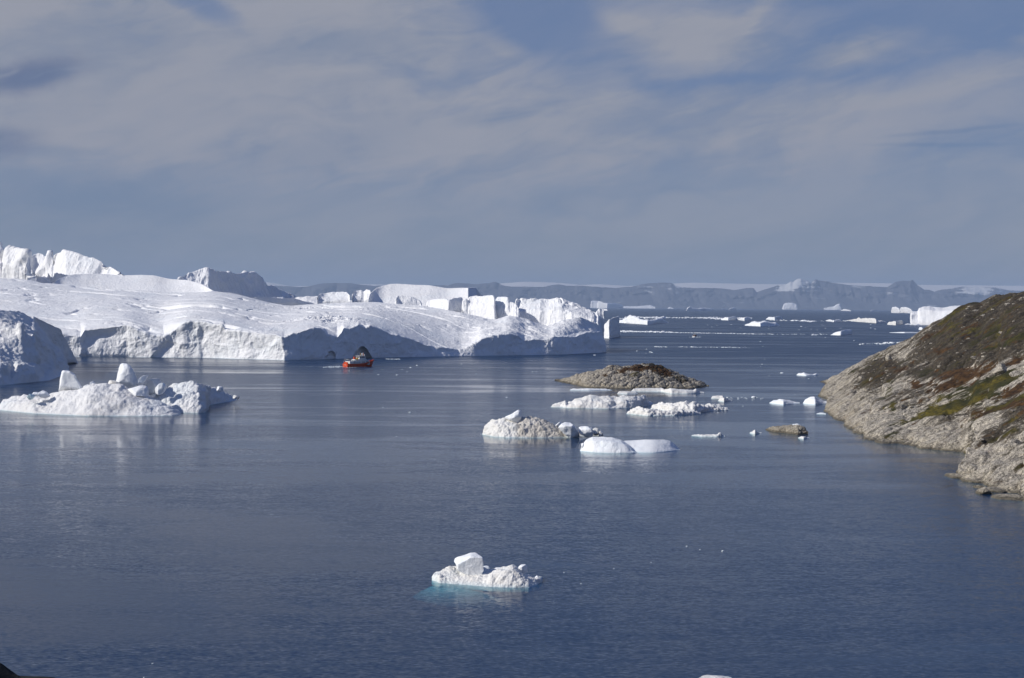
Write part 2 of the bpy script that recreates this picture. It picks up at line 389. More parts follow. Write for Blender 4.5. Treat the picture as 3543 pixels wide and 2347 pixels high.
# ------------------------------------------------------------------ sea, sea bed
XM, Y0, Y1 = 36000, -600, 53000
def sheet(name, z, mt):
    xs = np.array([-XM, -4000, -1000, 0, 1000, 4000, XM]); ys = np.array([Y0, 0, 400, 1500, 6000, Y1])
    G = np.stack([np.broadcast_to(xs, (len(ys), len(xs))), np.broadcast_to(ys[:, None], (len(ys), len(xs))), np.full((len(ys), len(xs)), float(z))], -1)
    return tag(make_obj(name, G.reshape(-1, 3), gfaces(len(ys), len(xs)), mt, None, False), kind='structure')
a_, b_, c_, d_ = -XM, XM, Y0, Y1
tag(make_obj('water', [(a_, c_, -8.8), (b_, c_, -8.8), (b_, d_, -8.8), (a_, d_, -8.8), (a_, c_, 0), (b_, c_, 0), (b_, d_, 0), (a_, d_, 0)],
    [(0, 3, 2, 1), (4, 5, 6, 7), (0, 1, 5, 4), (1, 2, 6, 5), (2, 3, 7, 6), (3, 0, 4, 7)], M['water'], None, False), kind='structure')
sheet('sea_bed', -9.0, M['bed'])

# ------------------------------------------------------------------ far mountains and the ice cap behind them
RIDGE = [(-400,1000),(0,992),(500,990),(780,996),(930,989),(1007,993),(1059,992),(1090,985),(1136,981),(1206,980),(1250,986),(1300,989),(1547,988),(1579,980),(1640,983),(1690,981),(1712,976),(1724,981),(1740,988),(1772,992),(1830,992),(1876,994),(1910,988),(1932,986),(1970,990),(2033,990),(2133,998),(2165,995),(2203,989),(2220,984),(2287,978),(2324,981),(2338,991),(2360,995),(2405,996),(2507,999),(2541,1003),(2580,998),(2608,997),(2618,1011),(2659,999),(2693,988),(2720,984),(2736,973),(2743,976),(2760,964),(2770,963),(2782,967),(2800,976),(2807,982),(2816,970),(2825,967),(2836,972),(2860,973),(2880,980),(2914,984),(2960,990),(3006,991),(3070,995),(3088,984),(3100,976),(3112,974),(3149,973),(3156,969),(3161,971),(3177,989),(3199,1002),(3215,1003),(3234,1011),(3256,1004),(3305,997),(3340,992),(3377,993),(3448,995),(3494,1005),(3600,1008),(3800,1002)]
CAP = [(-400,1000),(600,1000),(880,978),(921,972),(960,978),(1007,987),(1059,986),(1250,979),(1500,984),(1724,977),(1812,970),(1892,972),(1960,976),(2013,982),(2073,979),(2153,984),(2169,986),(2240,983),(2321,977),(2405,973),(2541,977),(2693,979),(2871,973),(3077,975),(3188,981),(3412,983),(3600,985),(3800,985)]
n = 1500
rq = np.linspace(-400, 3800, n); ry_ = np.interp(rq, [p_[0] for p_ in RIDGE], [p_[1] for p_ in RIDGE]) + 3.0 * fbm(np.stack([rq / 40, 0 * rq, 0 * rq], -1), 5, 88, .65)
a = P(rq, ry_, np.full(n, 40000.))
px_ = np.linspace(-400, 3800, n)
z0 = PZ(px_, -5, 38200); zm = PZ(px_, 0, 39000); zm[:, 2] = a[:, 2] * (0.36 + 0.08 * fbm(zm / 900, 3, 4))
bk = PZ(px_, -5, 43000)
G = loft([z0, zm, a, bk], [14, 20, 10]); zt = 0
r = ridged(G / np.array([900, 1600, 1400]), 5, 3); v = np.linspace(0, 1, G.shape[0])[:, None]
msk = np.sin(np.pi * np.clip(v / 0.78, 0, 1)) ** 0.7
G[..., 1] += r * 520 * msk; G[..., 2] = np.maximum(G[..., 2] + (r * 0.10) * G[..., 2] * msk * 0.6, -5)
pxg, pyg = proj(G); sw = np.exp(-((pxg - 2745) / 70) ** 2) + 0.8 * np.exp(-((pxg - 3390) / 80) ** 2) + .3 * np.exp(-((pxg - 2290) / 80) ** 2)
tag(grid_obj('mountains', G, M['mount'], attrs={'snow': sw * sst(G[..., 2] / (a[:, 2][None] + 1), 0.5, 0.85)}), kind='structure')
a = rail(-400, 3800, y=CAP, d=48000, n=500)
z0 = PZ(np.linspace(-400, 3800, 500), 0, 44000); z0[:, 2] = a[:, 2] * 0.5; bk = a + np.array([0, 4000, 0]); bk[:, 2] = 0
tag(grid_obj('ice_cap', smooth(loft([z0 * np.array([1, 1, 0.1]), z0 + np.array([0, 1000, 0]), a, bk], [3, 12, 4]), 2), M['cap']), kind='structure')

# ------------------------------------------------------------------ icebergs
def berg(name, top, d=None, base=None, depth=20, ridge=0.5, steep=0.7, shoulder=0.3, amp=0.6, size=6.0, flute=0.0, lump=0.0,
         seed=1, mt='clean', rows=None, taper=3.0, sm=1, n=None, zb=None, drop=0.0, only=False, parent=None, under=0.12, crk=0.0, ends=0.12, us=0.03, ut=0.006, grime=None):
    """Iceberg traced by its crest (top) and either its waterline (base rows) or its distance (d), with a real depth behind."""
    tx0, tx1 = top[0][0], top[-1][0]
    if base is not None: bx0, bx1 = base[0][0], base[-1][0]
    else: bx0, bx1 = tx0, tx1
    W_ = max(bx1 - bx0, 10); n = n or int(np.clip(W_ * 0.75, 40, 620))
    u = np.linspace(0, 1, n)
    u = u - 0.12 * np.sin(2 * np.pi * u) / (2 * np.pi) * 3 * 0.5
    bpx = bx0 + (bx1 - bx0) * u; tpx = tx0 + (tx1 - tx0) * u
    f = lambda tb, p: np.interp(p, [q[0] for q in tb], [q[1] for q in tb])
    def gs(a, fr_):
        k = max(1, int(n * fr_)); 
        if k < 2: return a
        w_ = np.hanning(2 * k + 1); w_ /= w_.sum(); return np.convolve(np.pad(a, k, mode='reflect', reflect_type='odd'), w_, 'valid')
    if base is not None: b = W(bpx, np.maximum(gs(f(base, bpx), us), 1059 + 0.008 * (bpx - CX) + 5.3))
    else: b = PZ(bpx, 0.0, f(d, bpx) if not np.isscalar(d) else np.full(n, float(d)))
    D = depth * (ends + (1 - ends) * (1 - np.abs(2 * u - 1) ** taper) ** 0.6)
    db = b[:, 1]
    crest = P(tpx, gs(f(top, tpx), ut), db + ridge * D)
    crest[:, 2] = np.maximum(crest[:, 2], 0.04 * depth * 0.2)
    zc = crest[:, 2]
    ud = -max(1.0, under * depth)
    sh = b + (crest - b) * shoulder; sh[:, 2] = zc * steep
    back = b.copy(); back[:, 1] = db + D; back[:, 0] = b[:, 0] * (db + D) / db; back[:, 2] = 0
    bs = crest + (back - crest) * 0.6; bs[:, 2] = zc * 0.62 - drop * zc
    bu = b.copy(); bu[:, 2] = ud; bu[:, 1] -= 0.03 * depth
    kb = back.copy(); kb[:, 2] = ud
    nv = rows or int(np.clip((np.max(zc) / max(np.median(db), 1) * F) * 0.9, 8, 130))
    k = lambda q: max(2, int(nv * q))
    G = loft([bu, b, sh, crest, bs, kb], [3, k(0.45), k(0.45), k(0.3), k(0.3)])
    G = smooth(G, sm, 1.0, 0.5)
    G = cap(G)
    N = normals(G) * facing(G)
    q = G / size; mz = sst(G[..., 2], -0.5, max(0.5, 0.15 * zc.max()))
    dsp = amp * (0.7 * fbm(q, 5, seed, 0.55) + 0.5 * ridged(q * 0.7 + 9, 4, seed + 5))
    if flute: dsp = dsp + flute * ridged(G / np.array([size * .5, size * .7, size * 3.0]) + 3.3, 4, seed + 11)
    if lump:
        d1, d2 = worley(q * 1.6 + 5, seed); dsp = dsp + lump * (0.5 - d1)
        d1, d2 = worley(q * 4.1, seed + 3); dsp = dsp + lump * 0.4 * (0.5 - d1)
    if crk:
        d1, d2 = worley(G / np.array([size * 2.2, size * 3, size * 6]) + 0.25 * fbm(q, 3, seed + 8)[..., None], seed + 2)
        dsp = dsp - crk * sst(0.14 - (d2 - d1), 0, 0.12)
    G = G + N * (dsp * (0.25 + 0.75 * mz))[..., None]
    if only: return G
    at = {'grime': np.interp(proj(G)[0], [a_ for a_, _ in grime], [b_ for _, b_ in grime])} if grime else None
    return grid_obj(name, G, M[mt], parent, at)
def put(parent, *Gs, name='iceberg', mt='clean'):
    """several lobes of one iceberg joined in one mesh"""
    V, Fc, off = [], [], 0
    for G in Gs:
        fl = facing(G) < 0; V.append(G.reshape(-1, 3)); Fc.append(gfaces(G.shape[0], G.shape[1], off, fl)); off += G.shape[0] * G.shape[1]
    return make_obj(name, np.concatenate(V), np.concatenate(Fc), M[mt], parent)
def chunk(name, poly, d, thick, mt='clean', seed=1, amp=0.045, size=None, p=3.2, lean=0.0, yaw=0.0, cuts=9, m_=96, nl=40, facet=0.0, parent=None):
    """Block of ice: its outline (photo pixels) at distance d, rounded front and back, thick metres deep."""
    q = P(np.array([a for a, b in poly], float), np.array([b for a, b in poly], float), np.full(len(poly), float(d)))
    X = q[:, 0]; Z = q[:, 2]; cx, cz = X.mean(), Z.mean()
    an = np.arctan2(Z - cz, X - cx); R = np.hypot(X - cx, Z - cz); o = np.argsort(an); an, R = an[o], R[o]
    th = np.linspace(-np.pi, np.pi, m_, endpoint=False)
    xs = np.concatenate([an - 2 * np.pi, an, an + 2 * np.pi]); 
    PX = np.interp(th, xs, np.tile(R * np.cos(an), 3)); PY = np.interp(th, xs, np.tile(R * np.sin(an), 3))
    k = np.array([0, 1, 3, 1, 0]) / 5
    PX = sum(k[j] * np.roll(PX, j - 2) for j in range(5)); PY = sum(k[j] * np.roll(PY, j - 2) for j in range(5))
    ph = np.linspace(-np.pi / 2, np.pi / 2, nl)[:, None]
    s = np.abs(np.cos(ph)) ** (2 / p); yy = np.sign(np.sin(ph)) * np.abs(np.sin(ph)) ** (2 / p) * thick / 2
    x = PX[None] * s; z = PY[None] * s; y = np.broadcast_to(yy, x.shape) + lean * z
    rn_ = np.random.RandomState(seed); ex_ = np.array([X.max() - X.min(), thick, Z.max() - Z.min()]) / 2
    Q = np.stack([x, y, z], -1) / ex_
    for _ in range(cuts):                                    # broken faces
        nn = rn_.normal(size=3) * np.array([0.8, 1.3, 0.8]); nn[1] = -abs(nn[1]) if rn_.rand() < .75 else nn[1]; nn /= np.linalg.norm(nn); hh = rn_.uniform(0.62, 0.9)
        Q = Q - np.maximum(Q @ nn - hh, 0)[..., None] * nn * 0.9
    x, y, z = [Q[..., i_] * ex_[i_] for i_ in range(3)]
    c, s_ = math.cos(yaw), math.sin(yaw)
    G = np.stack([x * 1.0 + y * s_, y * c, z], -1)
    size = size or max(X.max() - X.min(), Z.max() - Z.min()) * 0.35
    rr = np.linalg.norm(G, axis=-1, keepdims=True) + 1e-6; w_ = (X.max() - X.min() + Z.max() - Z.min())
    off = np.array([cx, d, cz])
    dsp = amp * w_ * 0.5 * (fbm((G + off) / size, 5, seed, 0.55) + 0.6 * ridged((G + off) / size * 0.8, 3, seed + 4))
    if facet:
        d1, d2 = worley((G + off) / size * 0.8, seed); dsp = dsp + facet * w_ * (0.5 - d1)
    G = G + G / rr * dsp[..., None] + off
    V = G.reshape(-1, 3); i = np.arange(nl - 1)[:, None] * m_ + np.arange(m_)[None]; j = np.arange(nl - 1)[:, None] * m_ + (np.arange(m_)[None] + 1) % m_
    f = np.stack([i, j, j + m_, i + m_], -1).reshape(-1, 4)
    return make_obj(name, V, f, M[mt], parent)
def lump_rock(name, c, rx, ry, rz, mt, seed, parent=None, n=40, facet=0.35, attrs=True, planes=9):
    """Angular boulder: a rounded convex body cut by planes."""
    rnd = np.random.RandomState(seed)
    ph = np.linspace(-np.pi / 2, np.pi / 2, n)[:, None]; th = np.linspace(0, 2 * np.pi, 2 * n, endpoint=False)[None]
    D = np.stack([np.cos(ph) * np.cos(th), np.cos(ph) * np.sin(th), np.sin(ph) + 0 * th], -1)
    nn = rnd.normal(size=(planes, 3)); nn /= np.linalg.norm(nn, axis=1)[:, None]
    h = rnd.uniform(0.62, 0.95, planes)
    dd = np.maximum(D @ nn.T, 0.05); r = np.minimum(np.min(h / dd, -1), 1.05)
    r = r * (1 + 0.10 * fbm(D * 2.2 + seed, 4, seed)); G = D * r[..., None] * np.array([rx, ry, rz]) + np.array(c)
    m_ = 2 * n; i = np.arange(n - 1)[:, None] * m_ + np.arange(m_)[None]; j = np.arange(n - 1)[:, None] * m_ + (np.arange(m_)[None] + 1) % m_
    f = np.stack([i, j, j + m_, i + m_], -1).reshape(-1, 4)
    V = G.reshape(-1, 3); at = {k: np.zeros(len(V)) for k in ('veg', 'rust')}; at['dark'] = np.full(len(V), 0.05)
    return make_obj(name, V, f, M[mt], parent, True, at if attrs else None)
BG = 'icebergs grounded in the fjord mouth'

# --- the great flat iceberg across the middle
FW = [(-260,1233),(0,1234),(228,1235),(444,1236),(700,1239),(984,1247),(1041,1246),(1126,1244),(1280,1239),(1603,1233),(1932,1228),(2093,1220)]
ED = [(-260,1150),(0,1155),(159,1157),(214,1158),(266,1160),(280,1164),(291,1141),(361,1132),(435,1126),(470,1140),(490,1148),(520,1160),(566,1167),(590,1152),(615,1133),(643,1116),(692,1114),(771,1126),(778,1140),(875,1152),(937,1158),(984,1167),(1029,1151),(1071,1139),(1108,1140),(1126,1157),(1166,1165),(1182,1151),(1188,1136),(1212,1138),(1240,1124),(1264,1139),(1280,1130),(1350,1157),(1419,1177),(1479,1197),(1540,1208),(1595,1213),(1631,1201),(1667,1173),(1710,1164),(1760,1156),(1790,1166),(1812,1179),(1850,1174),(1880,1177),(1932,1167),(1992,1165),(2045,1149),(2076,1151)]
SK = [(-260,955),(0,962),(92,967),(153,979),(245,985),(383,1001),(500,1008),(600,1014),(700,1014),(732,1008),(796,1015),(894,1038),(940,1049),(1000,1058),(1084,1053),(1200,1048),(1300,1047),(1450,1058),(1591,1082),(1680,1104),(1712,1109),(1764,1097),(1830,1108),(1892,1125),(1950,1109),(1992,1102),(2013,1103),(2060,1118),(2084,1150)]
SD = [(-260,1150),(300,1150),(900,1125),(1300,1105),(1591,1060),(1764,1058),(1892,1062),(2000,1074),(2084,1090)]
n = 1300
fr_ = rail(-260, 2093, y=FW, n=n)
un = fr_.copy(); un[:, 2] = -3; un[:, 1] -= 1.0
pxe = np.linspace(-260, 2076, n); dF = fr_[:, 1]
edy = np.interp(pxe, [a for a, b in ED], [b for a, b in ED])
edge = P(pxe, edy, dF + 3.0 + 2.5 * fbm(fr_ / 14, 4, 2)); edge[:, 2] += 0.8 * fbm(fr_ / 5, 5, 7)
pxs = np.linspace(-260, 2084, n)
skl = P(pxs, np.interp(pxs, [a for a, b in SK], [b for a, b in SK]), np.maximum(np.interp(pxs, [a for a, b in SD], [b for a, b in SD]), dF + 12))
kw_ = 26; em = np.array([edy[max(0, i - kw_):i + kw_ + 1].min() for i in range(n)]); hw = np.hanning(2 * 48 + 1); hw /= hw.sum()
ys_ = np.minimum(np.convolve(np.pad(em, 48, mode='edge'), hw, 'valid'), edy - 3)
ys_ = np.maximum(ys_, np.interp(pxe, [a for a, b in SK], [b for a, b in SK]) + 4)
dd_ = np.minimum(dF + 7 + (edy - ys_) * 0.55, (dF + skl[:, 1]) / 2)
lip = P(pxe, ys_, dd_)
mid = lip * 0.5 + skl * 0.5; mid[:, 2] += 2.5 * sst(np.abs(pxe - 500), 1400, 300)
bk1 = skl.copy(); bk1[:, 1] += 40; bk1[:, 2] *= 0.8
bk2 = skl.copy(); bk2[:, 1] += 70; bk2[:, 2] = -3
cl = fr_ * 0.55 + edge * 0.45; cl[:, 1] += 1.6 * sst(np.abs(fbm(fr_ / 20, 3, 5)), 0, .6)
bk1[-30:, 1] = skl[-30:, 1] + np.linspace(20, 4, 30); bk2[-30:, 1] = skl[-30:, 1] + np.linspace(35, 6, 30)
rws = [2, 40, 40, 34, 110, 110, 8, 5]
G = loft([un, fr_, cl, edge, lip, mid, skl, bk1, bk2], rws)
G = smooth(G, 2, 0.9, 0.6)
Gs = smooth(G, 30, 1.0, 1.0)
hk = np.hanning(2 * 40 + 1); hk /= hk.sum(); Gp = np.pad(Gs, ((0, 0), (40, 40), (0, 0)), mode='reflect', reflect_type='odd')
Gw = sum(hk[j] * Gp[:, j:j + n] for j in range(81)); lft = sst(np.linspace(-260, 2093, n), 1650, 1450)[None, :, None]; lft2 = 0
def _s(x, a, b):
    q = np.clip((x - a) / (b - a), 0, 1); return q * q * (3 - 2 * q)
lft = 1 - _s(np.linspace(-260, 2093, n), 1450, 1650)[None, :, None]; Gs = Gw * lft + Gs * (1 - lft)
wr = sst(np.arange(G.shape[0])[:, None], 100, 150)[..., None] * (1 - sst(np.arange(G.shape[0])[:, None], 318, 334))[..., None]; G = G * (1 - wr) + Gs * wr
G = cap(G)
rowid = np.arange(G.shape[0])[:, None]; cliffm = 1 - sst(rowid, 80, 94); topm = sst(rowid, 84, 120)
pxg, pyg = proj(G)
N = normals(G) * facing(G)
# cliff: fluted, chipped faces, a recess at the left and sea caves near the ship
Gw_ = G + 4.0 * np.stack([fbm(G / 11, 3, 91), fbm(G / 11, 3, 92), fbm(G / 11, 3, 93)], -1)
fl = 1.9 * ridged(Gw_ / np.array([15, 18, 20]) + 2, 5, 3) + 3.0 * fbm(G / np.array([26, 30, 24]), 4, 9) + 0.4 * ridged(Gw_ / 3.4, 4, 21)
d1, d2 = worley(G / np.array([9, 14, 11]) + 0.35 * fbm(G / 6, 3, 4)[..., None], 5)
fl = fl + 0.8 * (0.5 - d1)
# surface: meltwater terraces running down to the right, cracks, soft swells
ang = math.radians(-24); s_ = G[..., 1] * math.cos(ang) - G[..., 0] * math.sin(ang); t_ = G[..., 0] * math.cos(ang) + G[..., 1] * math.sin(ang)
q = np.stack([t_ / 150, s_ / 20, 0 * s_], -1); q[..., 1] += 0.9 * fbm(np.stack([t_ / 90, s_ / 60, 0 * s_], -1), 3, 12)
ter = vnoise(q, 41); saw = np.mod(q[..., 1] * 0.9 + 0.3 * ter, 1.0)
cent = np.exp(-((pxg - 800) / 620) ** 2)
terr = (sst(saw, 0.0, 0.14) - saw) * 0.75 * cent * sst(ter, -0.25, 0.6)
rough = sst(fbm(G / 40, 3, 77), -0.05, 0.35) * (0.25 + np.exp(-((pxg - 1120) / 190) ** 2 - ((pyg - 1100) / 45) ** 2) * 2.2)
crk = ridged(np.stack([t_ / 55, s_ / 20, 0 * s_], -1) + 5, 3, 14)
top_d = terr + 0.5 * ridged(G / np.array([28, 16, 20]), 5, 66) + 0.9 * fbm(G / np.array([45, 60, 40]), 4, 6) + 0.42 * fbm(G / 3.0, 4, 15) * (0.3 + rough) + 0.9 * rough * np.abs(ridged(G / 4.5, 4, 33)) - 2.0 * sst(crk, 0.52, 0.80) * (0.3 + cent)
dn = sst(pxg, 1450, 1750); top_d = top_d + dn * (2.2 * fbm(G / np.array([26, 22, 30]), 4, 26) + 0.8 * ridged(G / 9, 4, 28))
G = G + N * (fl * 0.75 * cliffm * sst(G[..., 2], -3, 2) + top_d * topm)[..., None]
pxn = pxg + 9 * fbm(G / 7, 3, 51) + 5 * fbm(G / 2.5, 3, 52); pyn = pyg + 5 * fbm(G / 5, 3, 53)
def arch(x0, x1, yb, yt, dep, pw=0.5):
    c, h = (x0 + x1) / 2, (x1 - x0) / 2; uu = np.clip(np.abs(pxn - c) / h, 0, 1)
    lim = yb + (yt - yb) * (1 - uu ** 2) ** pw; ins = sst(pyn - lim, -1.5, 4) * sst(1 - uu, 0.0, 0.14) * (rowid < 92)
    G[..., 1] += ins * dep
arch(1218, 1286, 1243, 1200, 8, 1.35); arch(1124, 1166, 1246, 1217, 3.5, 0.6)
cf = 1 - sst(rowid, 58, 84)
rec = cf * sst(pxn, 279, 290) * (1 - sst(pxn + (pyg - 1150) * -0.35, 395, 480)); G[..., 1] += rec * 3.2
sw_ = sst(pxg, 566 + (1187 - pyg) * 0.9, 572 + (1187 - pyg) * 0.9) * (1 - sst(pxg, 690, 860)) * cf; G[..., 1] += sw_ * 0.9
sw_ = sst(pxg, 1035, 1043) * (1 - sst(pxg, 1060, 1180)) * cf; G[..., 1] += sw_ * 1.4
tag(grid_obj('iceberg', G, M['berg']), 'vast flat white iceberg with a long cliff rising behind the red ship', 'iceberg', BG)

tag(berg('iceberg', [(170,990),(200,966),(245,949),(300,947),(361,949),(444,953),(490,950),(536,952),(582,964),(650,970),(692,983),(715,994),(745,1012)], d=[(170,1250),(745,1235)],
     depth=150, ridge=0.5, steep=0.72, shoulder=0.5, amp=2.0, size=60, seed=5, mt='berg', rows=150, ut=.05), 'smooth rounded white hump behind the left half of the flat iceberg', 'iceberg', BG)
tag(berg('iceberg', [(-260,870),(-60,850),(0,845),(6,862),(9,905),(12,905),(15,881),(28,852),(40,860),(57,866),(64,863),(95,870),(99,881),(103,912),(108,960)], d=[(-260,1430),(108,1330)],
     depth=90, ridge=0.3, steep=0.8, shoulder=0.25, amp=3.5, size=26, flute=2.5, seed=8, mt='berg', rows=160, n=420, crk=5, taper=6), 'jagged cracked iceberg tower at the far left skyline', 'iceberg', BG)
tag(berg('iceberg', [(101,950),(104,896),(113,884),(135,874),(147,878),(156,886),(165,867),(178,872),(184,889),(190,890),(194,874),(211,874),(220,867),(260,875),(291,887),(337,897),(367,915),(400,935),(425,952)], d=[(101,1400),(230,1340),(425,1310)],
     depth=120, ridge=0.45, steep=0.62, shoulder=0.4, amp=2.2, size=36, flute=2.2, seed=12, mt='berg', rows=150, n=420, crk=4, taper=5), 'tall peaked iceberg with fluted left face and smooth right shoulder', 'iceberg', BG)
tag(berg('iceberg', [(600,985),(617,966),(643,949),(683,940),(719,935),(740,938),(765,937),(784,947),(796,943),(815,947),(866,946),(888,955),(906,970),(931,989),(958,1007),(1010,1030)], d=[(600,1440),(720,1440),(1010,1760)],
     depth=160, ridge=0.45, steep=0.62, shoulder=0.5, amp=3.5, size=42, flute=4.5, seed=14, mt='berg', rows=140, n=420), 'blue shaded domed iceberg with diagonal gullies on the left skyline', 'iceberg', BG)
tag(berg('iceberg', [(860,1031),(894,1027),(967,1033),(1013,1031),(1084,1052),(1100,1062)], d=[(860,1190),(1100,1400)], depth=120, ridge=0.12, steep=0.9, shoulder=0.6, amp=1.0, size=20, seed=17, mt='berg', rows=60),
    'low slab of ice showing a dark shaded face behind the flat iceberg', 'iceberg', BG)
for i, (tp, dd, dp, lb) in enumerate([
    ([(930,1030),(980,1027),(1000,1038),(1060,1024),(1100,1026),(1160,1032),(1220,1040),(1300,1046)], 1600, 160, 'low rubbly ice shelf between the shaded slab and the long domed iceberg'),
    ([(1098,1026),(1110,1015),(1140,1012),(1180,1010),(1200,1012),(1210,1022)], 1500, 60, 'pale flat topped ice block left of three rounded blocks on the skyline'),
    ([(1218,1024),(1225,1006),(1250,1004),(1258,1010),(1270,1001),(1280,1004),(1284,1022)], 1480, 60, 'cluster of rounded ice blocks touching the long domed iceberg')]):
    tag(berg('iceberg', tp, d=dd, depth=dp, ridge=0.35, steep=0.8, shoulder=0.2, amp=1.6, size=14, seed=20 + i, mt='berg', rows=70, lump=1.2), lb, 'iceberg', BG)
tag(berg('iceberg', [(1274,1040),(1278,1018),(1302,996),(1350,982),(1380,981),(1410,982),(1491,986),(1547,996),(1591,995),(1630,993),(1645,994),(1652,1002),(1658,1018),(1672,1024),(1676,1040)], d=[(1274,1270),(1620,1250),(1650,1275),(1676,1330)],
     depth=130, ridge=0.5, steep=0.6, shoulder=0.42, amp=1.3, size=45, seed=31, mt='berg', rows=110, taper=5, ut=.02, sm=4), 'long smooth domed iceberg against the distant mountains', 'iceberg', BG)
blk = bpy.data.objects.new('iceberg', None); col.objects.link(blk); blk.location = (0, 0, 0)
tag(blk, 'crevassed iceberg split in tall square blocks behind the right end of the flat one', 'iceberg', BG)
for i, (tp, dd, dp) in enumerate([
    ([(1370,1032),(1376,1022),(1400,1021),(1430,1030),(1450,1042),(1458,1056)], 1170, 30),
    ([(1476,1060),(1482,1042),(1510,1038),(1530,1036),(1549,1036),(1552,1060)], [(1476,1150),(1552,1135)], 34),
    ([(1551,1066),(1553,1037),(1570,1032),(1598,1028),(1600,1036),(1601,1066)], [(1551,1125),(1601,1150)], 34),
    ([(1599,1075),(1604,1040),(1612,1036),(1619,1050),(1627,1075)], 1130, 16),
    ([(1620,1075),(1621,1036),(1627,1027),(1645,1024),(1700,1021),(1707,1024),(1711,1036),(1712,1080)], [(1620,1128),(1712,1112)], 46),
    ([(1714,1085),(1716,1038),(1722,1030),(1740,1028),(1757,1030),(1764,1042),(1785,1052),(1794,1066),(1798,1100)], [(1714,1126),(1798,1108)], 40),
    ([(1781,1080),(1782,1042),(1790,1034),(1820,1033),(1850,1031),(1940,1030),(1960,1035),(1975,1044),(1990,1050),(2030,1065),(2055,1075),(2070,1092),(2078,1130)], [(1781,1130),(1950,1112),(2078,1105)], 80),
    ([(2062,1120),(2066,1080),(2075,1069),(2086,1070),(2092,1085),(2094,1115),(2088,1130)], [(2062,1120),(2094,1126)], 22)]):
    berg('ice_block', tp, d=dd, depth=dp, ridge=0.35, steep=0.76, shoulder=0.28, amp=1.4, size=15, sm=9, flute=0.9, seed=40 + i, mt='berg', rows=90, taper=8, n=int(60 + (tp[-1][0] - tp[0][0]) * 0.9), crk=1.5 if i == 6 else 0, parent=blk, ends=0.35)
tag(berg('iceberg', [(2078,1142),(2090,1125),(2108,1108),(2125,1098),(2138,1097),(2142,1108),(2141,1135),(2144,1160)], base=[(2078,1170),(2108,1172),(2144,1165)], depth=26, ridge=0.5, steep=0.45, shoulder=0.5,
     amp=1.6, size=12, flute=0.8, seed=55, mt='berg', rows=90, taper=5, ends=0.3), 'small leaning iceberg just off the right tip of the flat iceberg', 'iceberg', BG)

# --- shaded iceberg at the left edge: rear wall, sunlit ledge and undercut foot
LX0, n = -420, 420
f_ = rail(LX0, 240, y=[(-420,1352),(0,1335),(171,1317),(215,1300),(238,1284)], n=n); dL = f_[:, 1]
tp = lambda tb, x1: np.interp(np.linspace(LX0, x1, n), [a for a, b in tb], [b for a, b in tb])
def rl(x1, tb, dd): return P(np.linspace(LX0, x1, n), tp(tb, x1), dL + dd * np.linspace(1, 1, n))
tap = np.minimum(1, (np.linspace(240 - LX0, 0, n) / 130) ** 0.8)[:, None]
def rl2(x1, tb, dd):
    q = P(np.linspace(LX0, x1, n), tp(tb, x1), dL + dd * np.maximum(tap[:, 0], 0.10)); return q
def rx(x1, tb, dt):
    px = np.linspace(LX0, x1, n); it = lambda t_: np.interp(px, [a for a, b in t_], [b for a, b in t_]); return P(px, it(tb), np.maximum(it(dt), np.minimum(dL, 740) + 1.5))
foot = rx(238, [(-420,1300),(0,1262),(25,1266),(38,1292),(60,1262),(100,1270),(150,1286),(185,1272),(210,1290),(238,1282)], [(-420,588),(0,597),(120,622),(238,722)])
ledge = rx(237, [(-420,1280),(0,1256),(60,1250),(110,1262),(160,1262),(200,1250),(237,1270)], [(-420,596),(0,607),(120,636),(237,730)])
rib = rx(232, [(-420,1200),(0,1145),(30,1142),(60,1146),(73,1122),(82,1148),(108,1160),(119,1143),(126,1165),(150,1195),(190,1228),(232,1262)], [(-420,625),(0,640),(70,638),(120,645),(232,738)])
val = rx(230, [(-420,1200),(0,1148),(40,1146),(73,1150),(115,1168),(160,1196),(200,1228),(230,1260)], [(-420,632),(0,648),(120,656),(230,742)])
crest = rx(228, [(-420,1060),(0,1072),(37,1076),(67,1080),(82,1086),(101,1098),(108,1100),(116,1094),(122,1108),(132,1123),(159,1160),(178,1187),(211,1208),(220,1230),(228,1256)], [(-420,610),(0,690),(100,735),(228,790)])
bk = crest.copy(); bk[:, 1] += 12 + 40 * np.maximum(tap[:, 0], .1); bk[:, 2] *= .7
bb = bk.copy(); bb[:, 1] += 15; bb[:, 2] = -2
un = f_.copy(); un[:, 2] = -2; un[:, 1] += 1
G = smooth(loft([un, f_, foot, ledge, rib, val, crest, bk, bb], [3, 30, 16, 45, 12, 45, 12, 6]), 2, 1, .6)
N = normals(G) * facing(G)
dsp = 1.6 * fbm(G / 11, 5, 60) + 1.1 * ridged(G / 6, 5, 61) + 1.5 * (0.5 - worley(G / 7, 62)[0]) + 0.5 * (0.5 - worley(G / 2.2, 63)[0])
G = G + N * (dsp * sst(G[..., 2], -1, 4) * (0.5 + 0.5 * (1 - sst(np.arange(G.shape[0])[:, None], 110, 150))))[..., None]
tag(grid_obj('iceberg', G, M['warm']), 'shadowed iceberg with a sunlit rubble ledge cut off by the left edge', 'iceberg', BG)

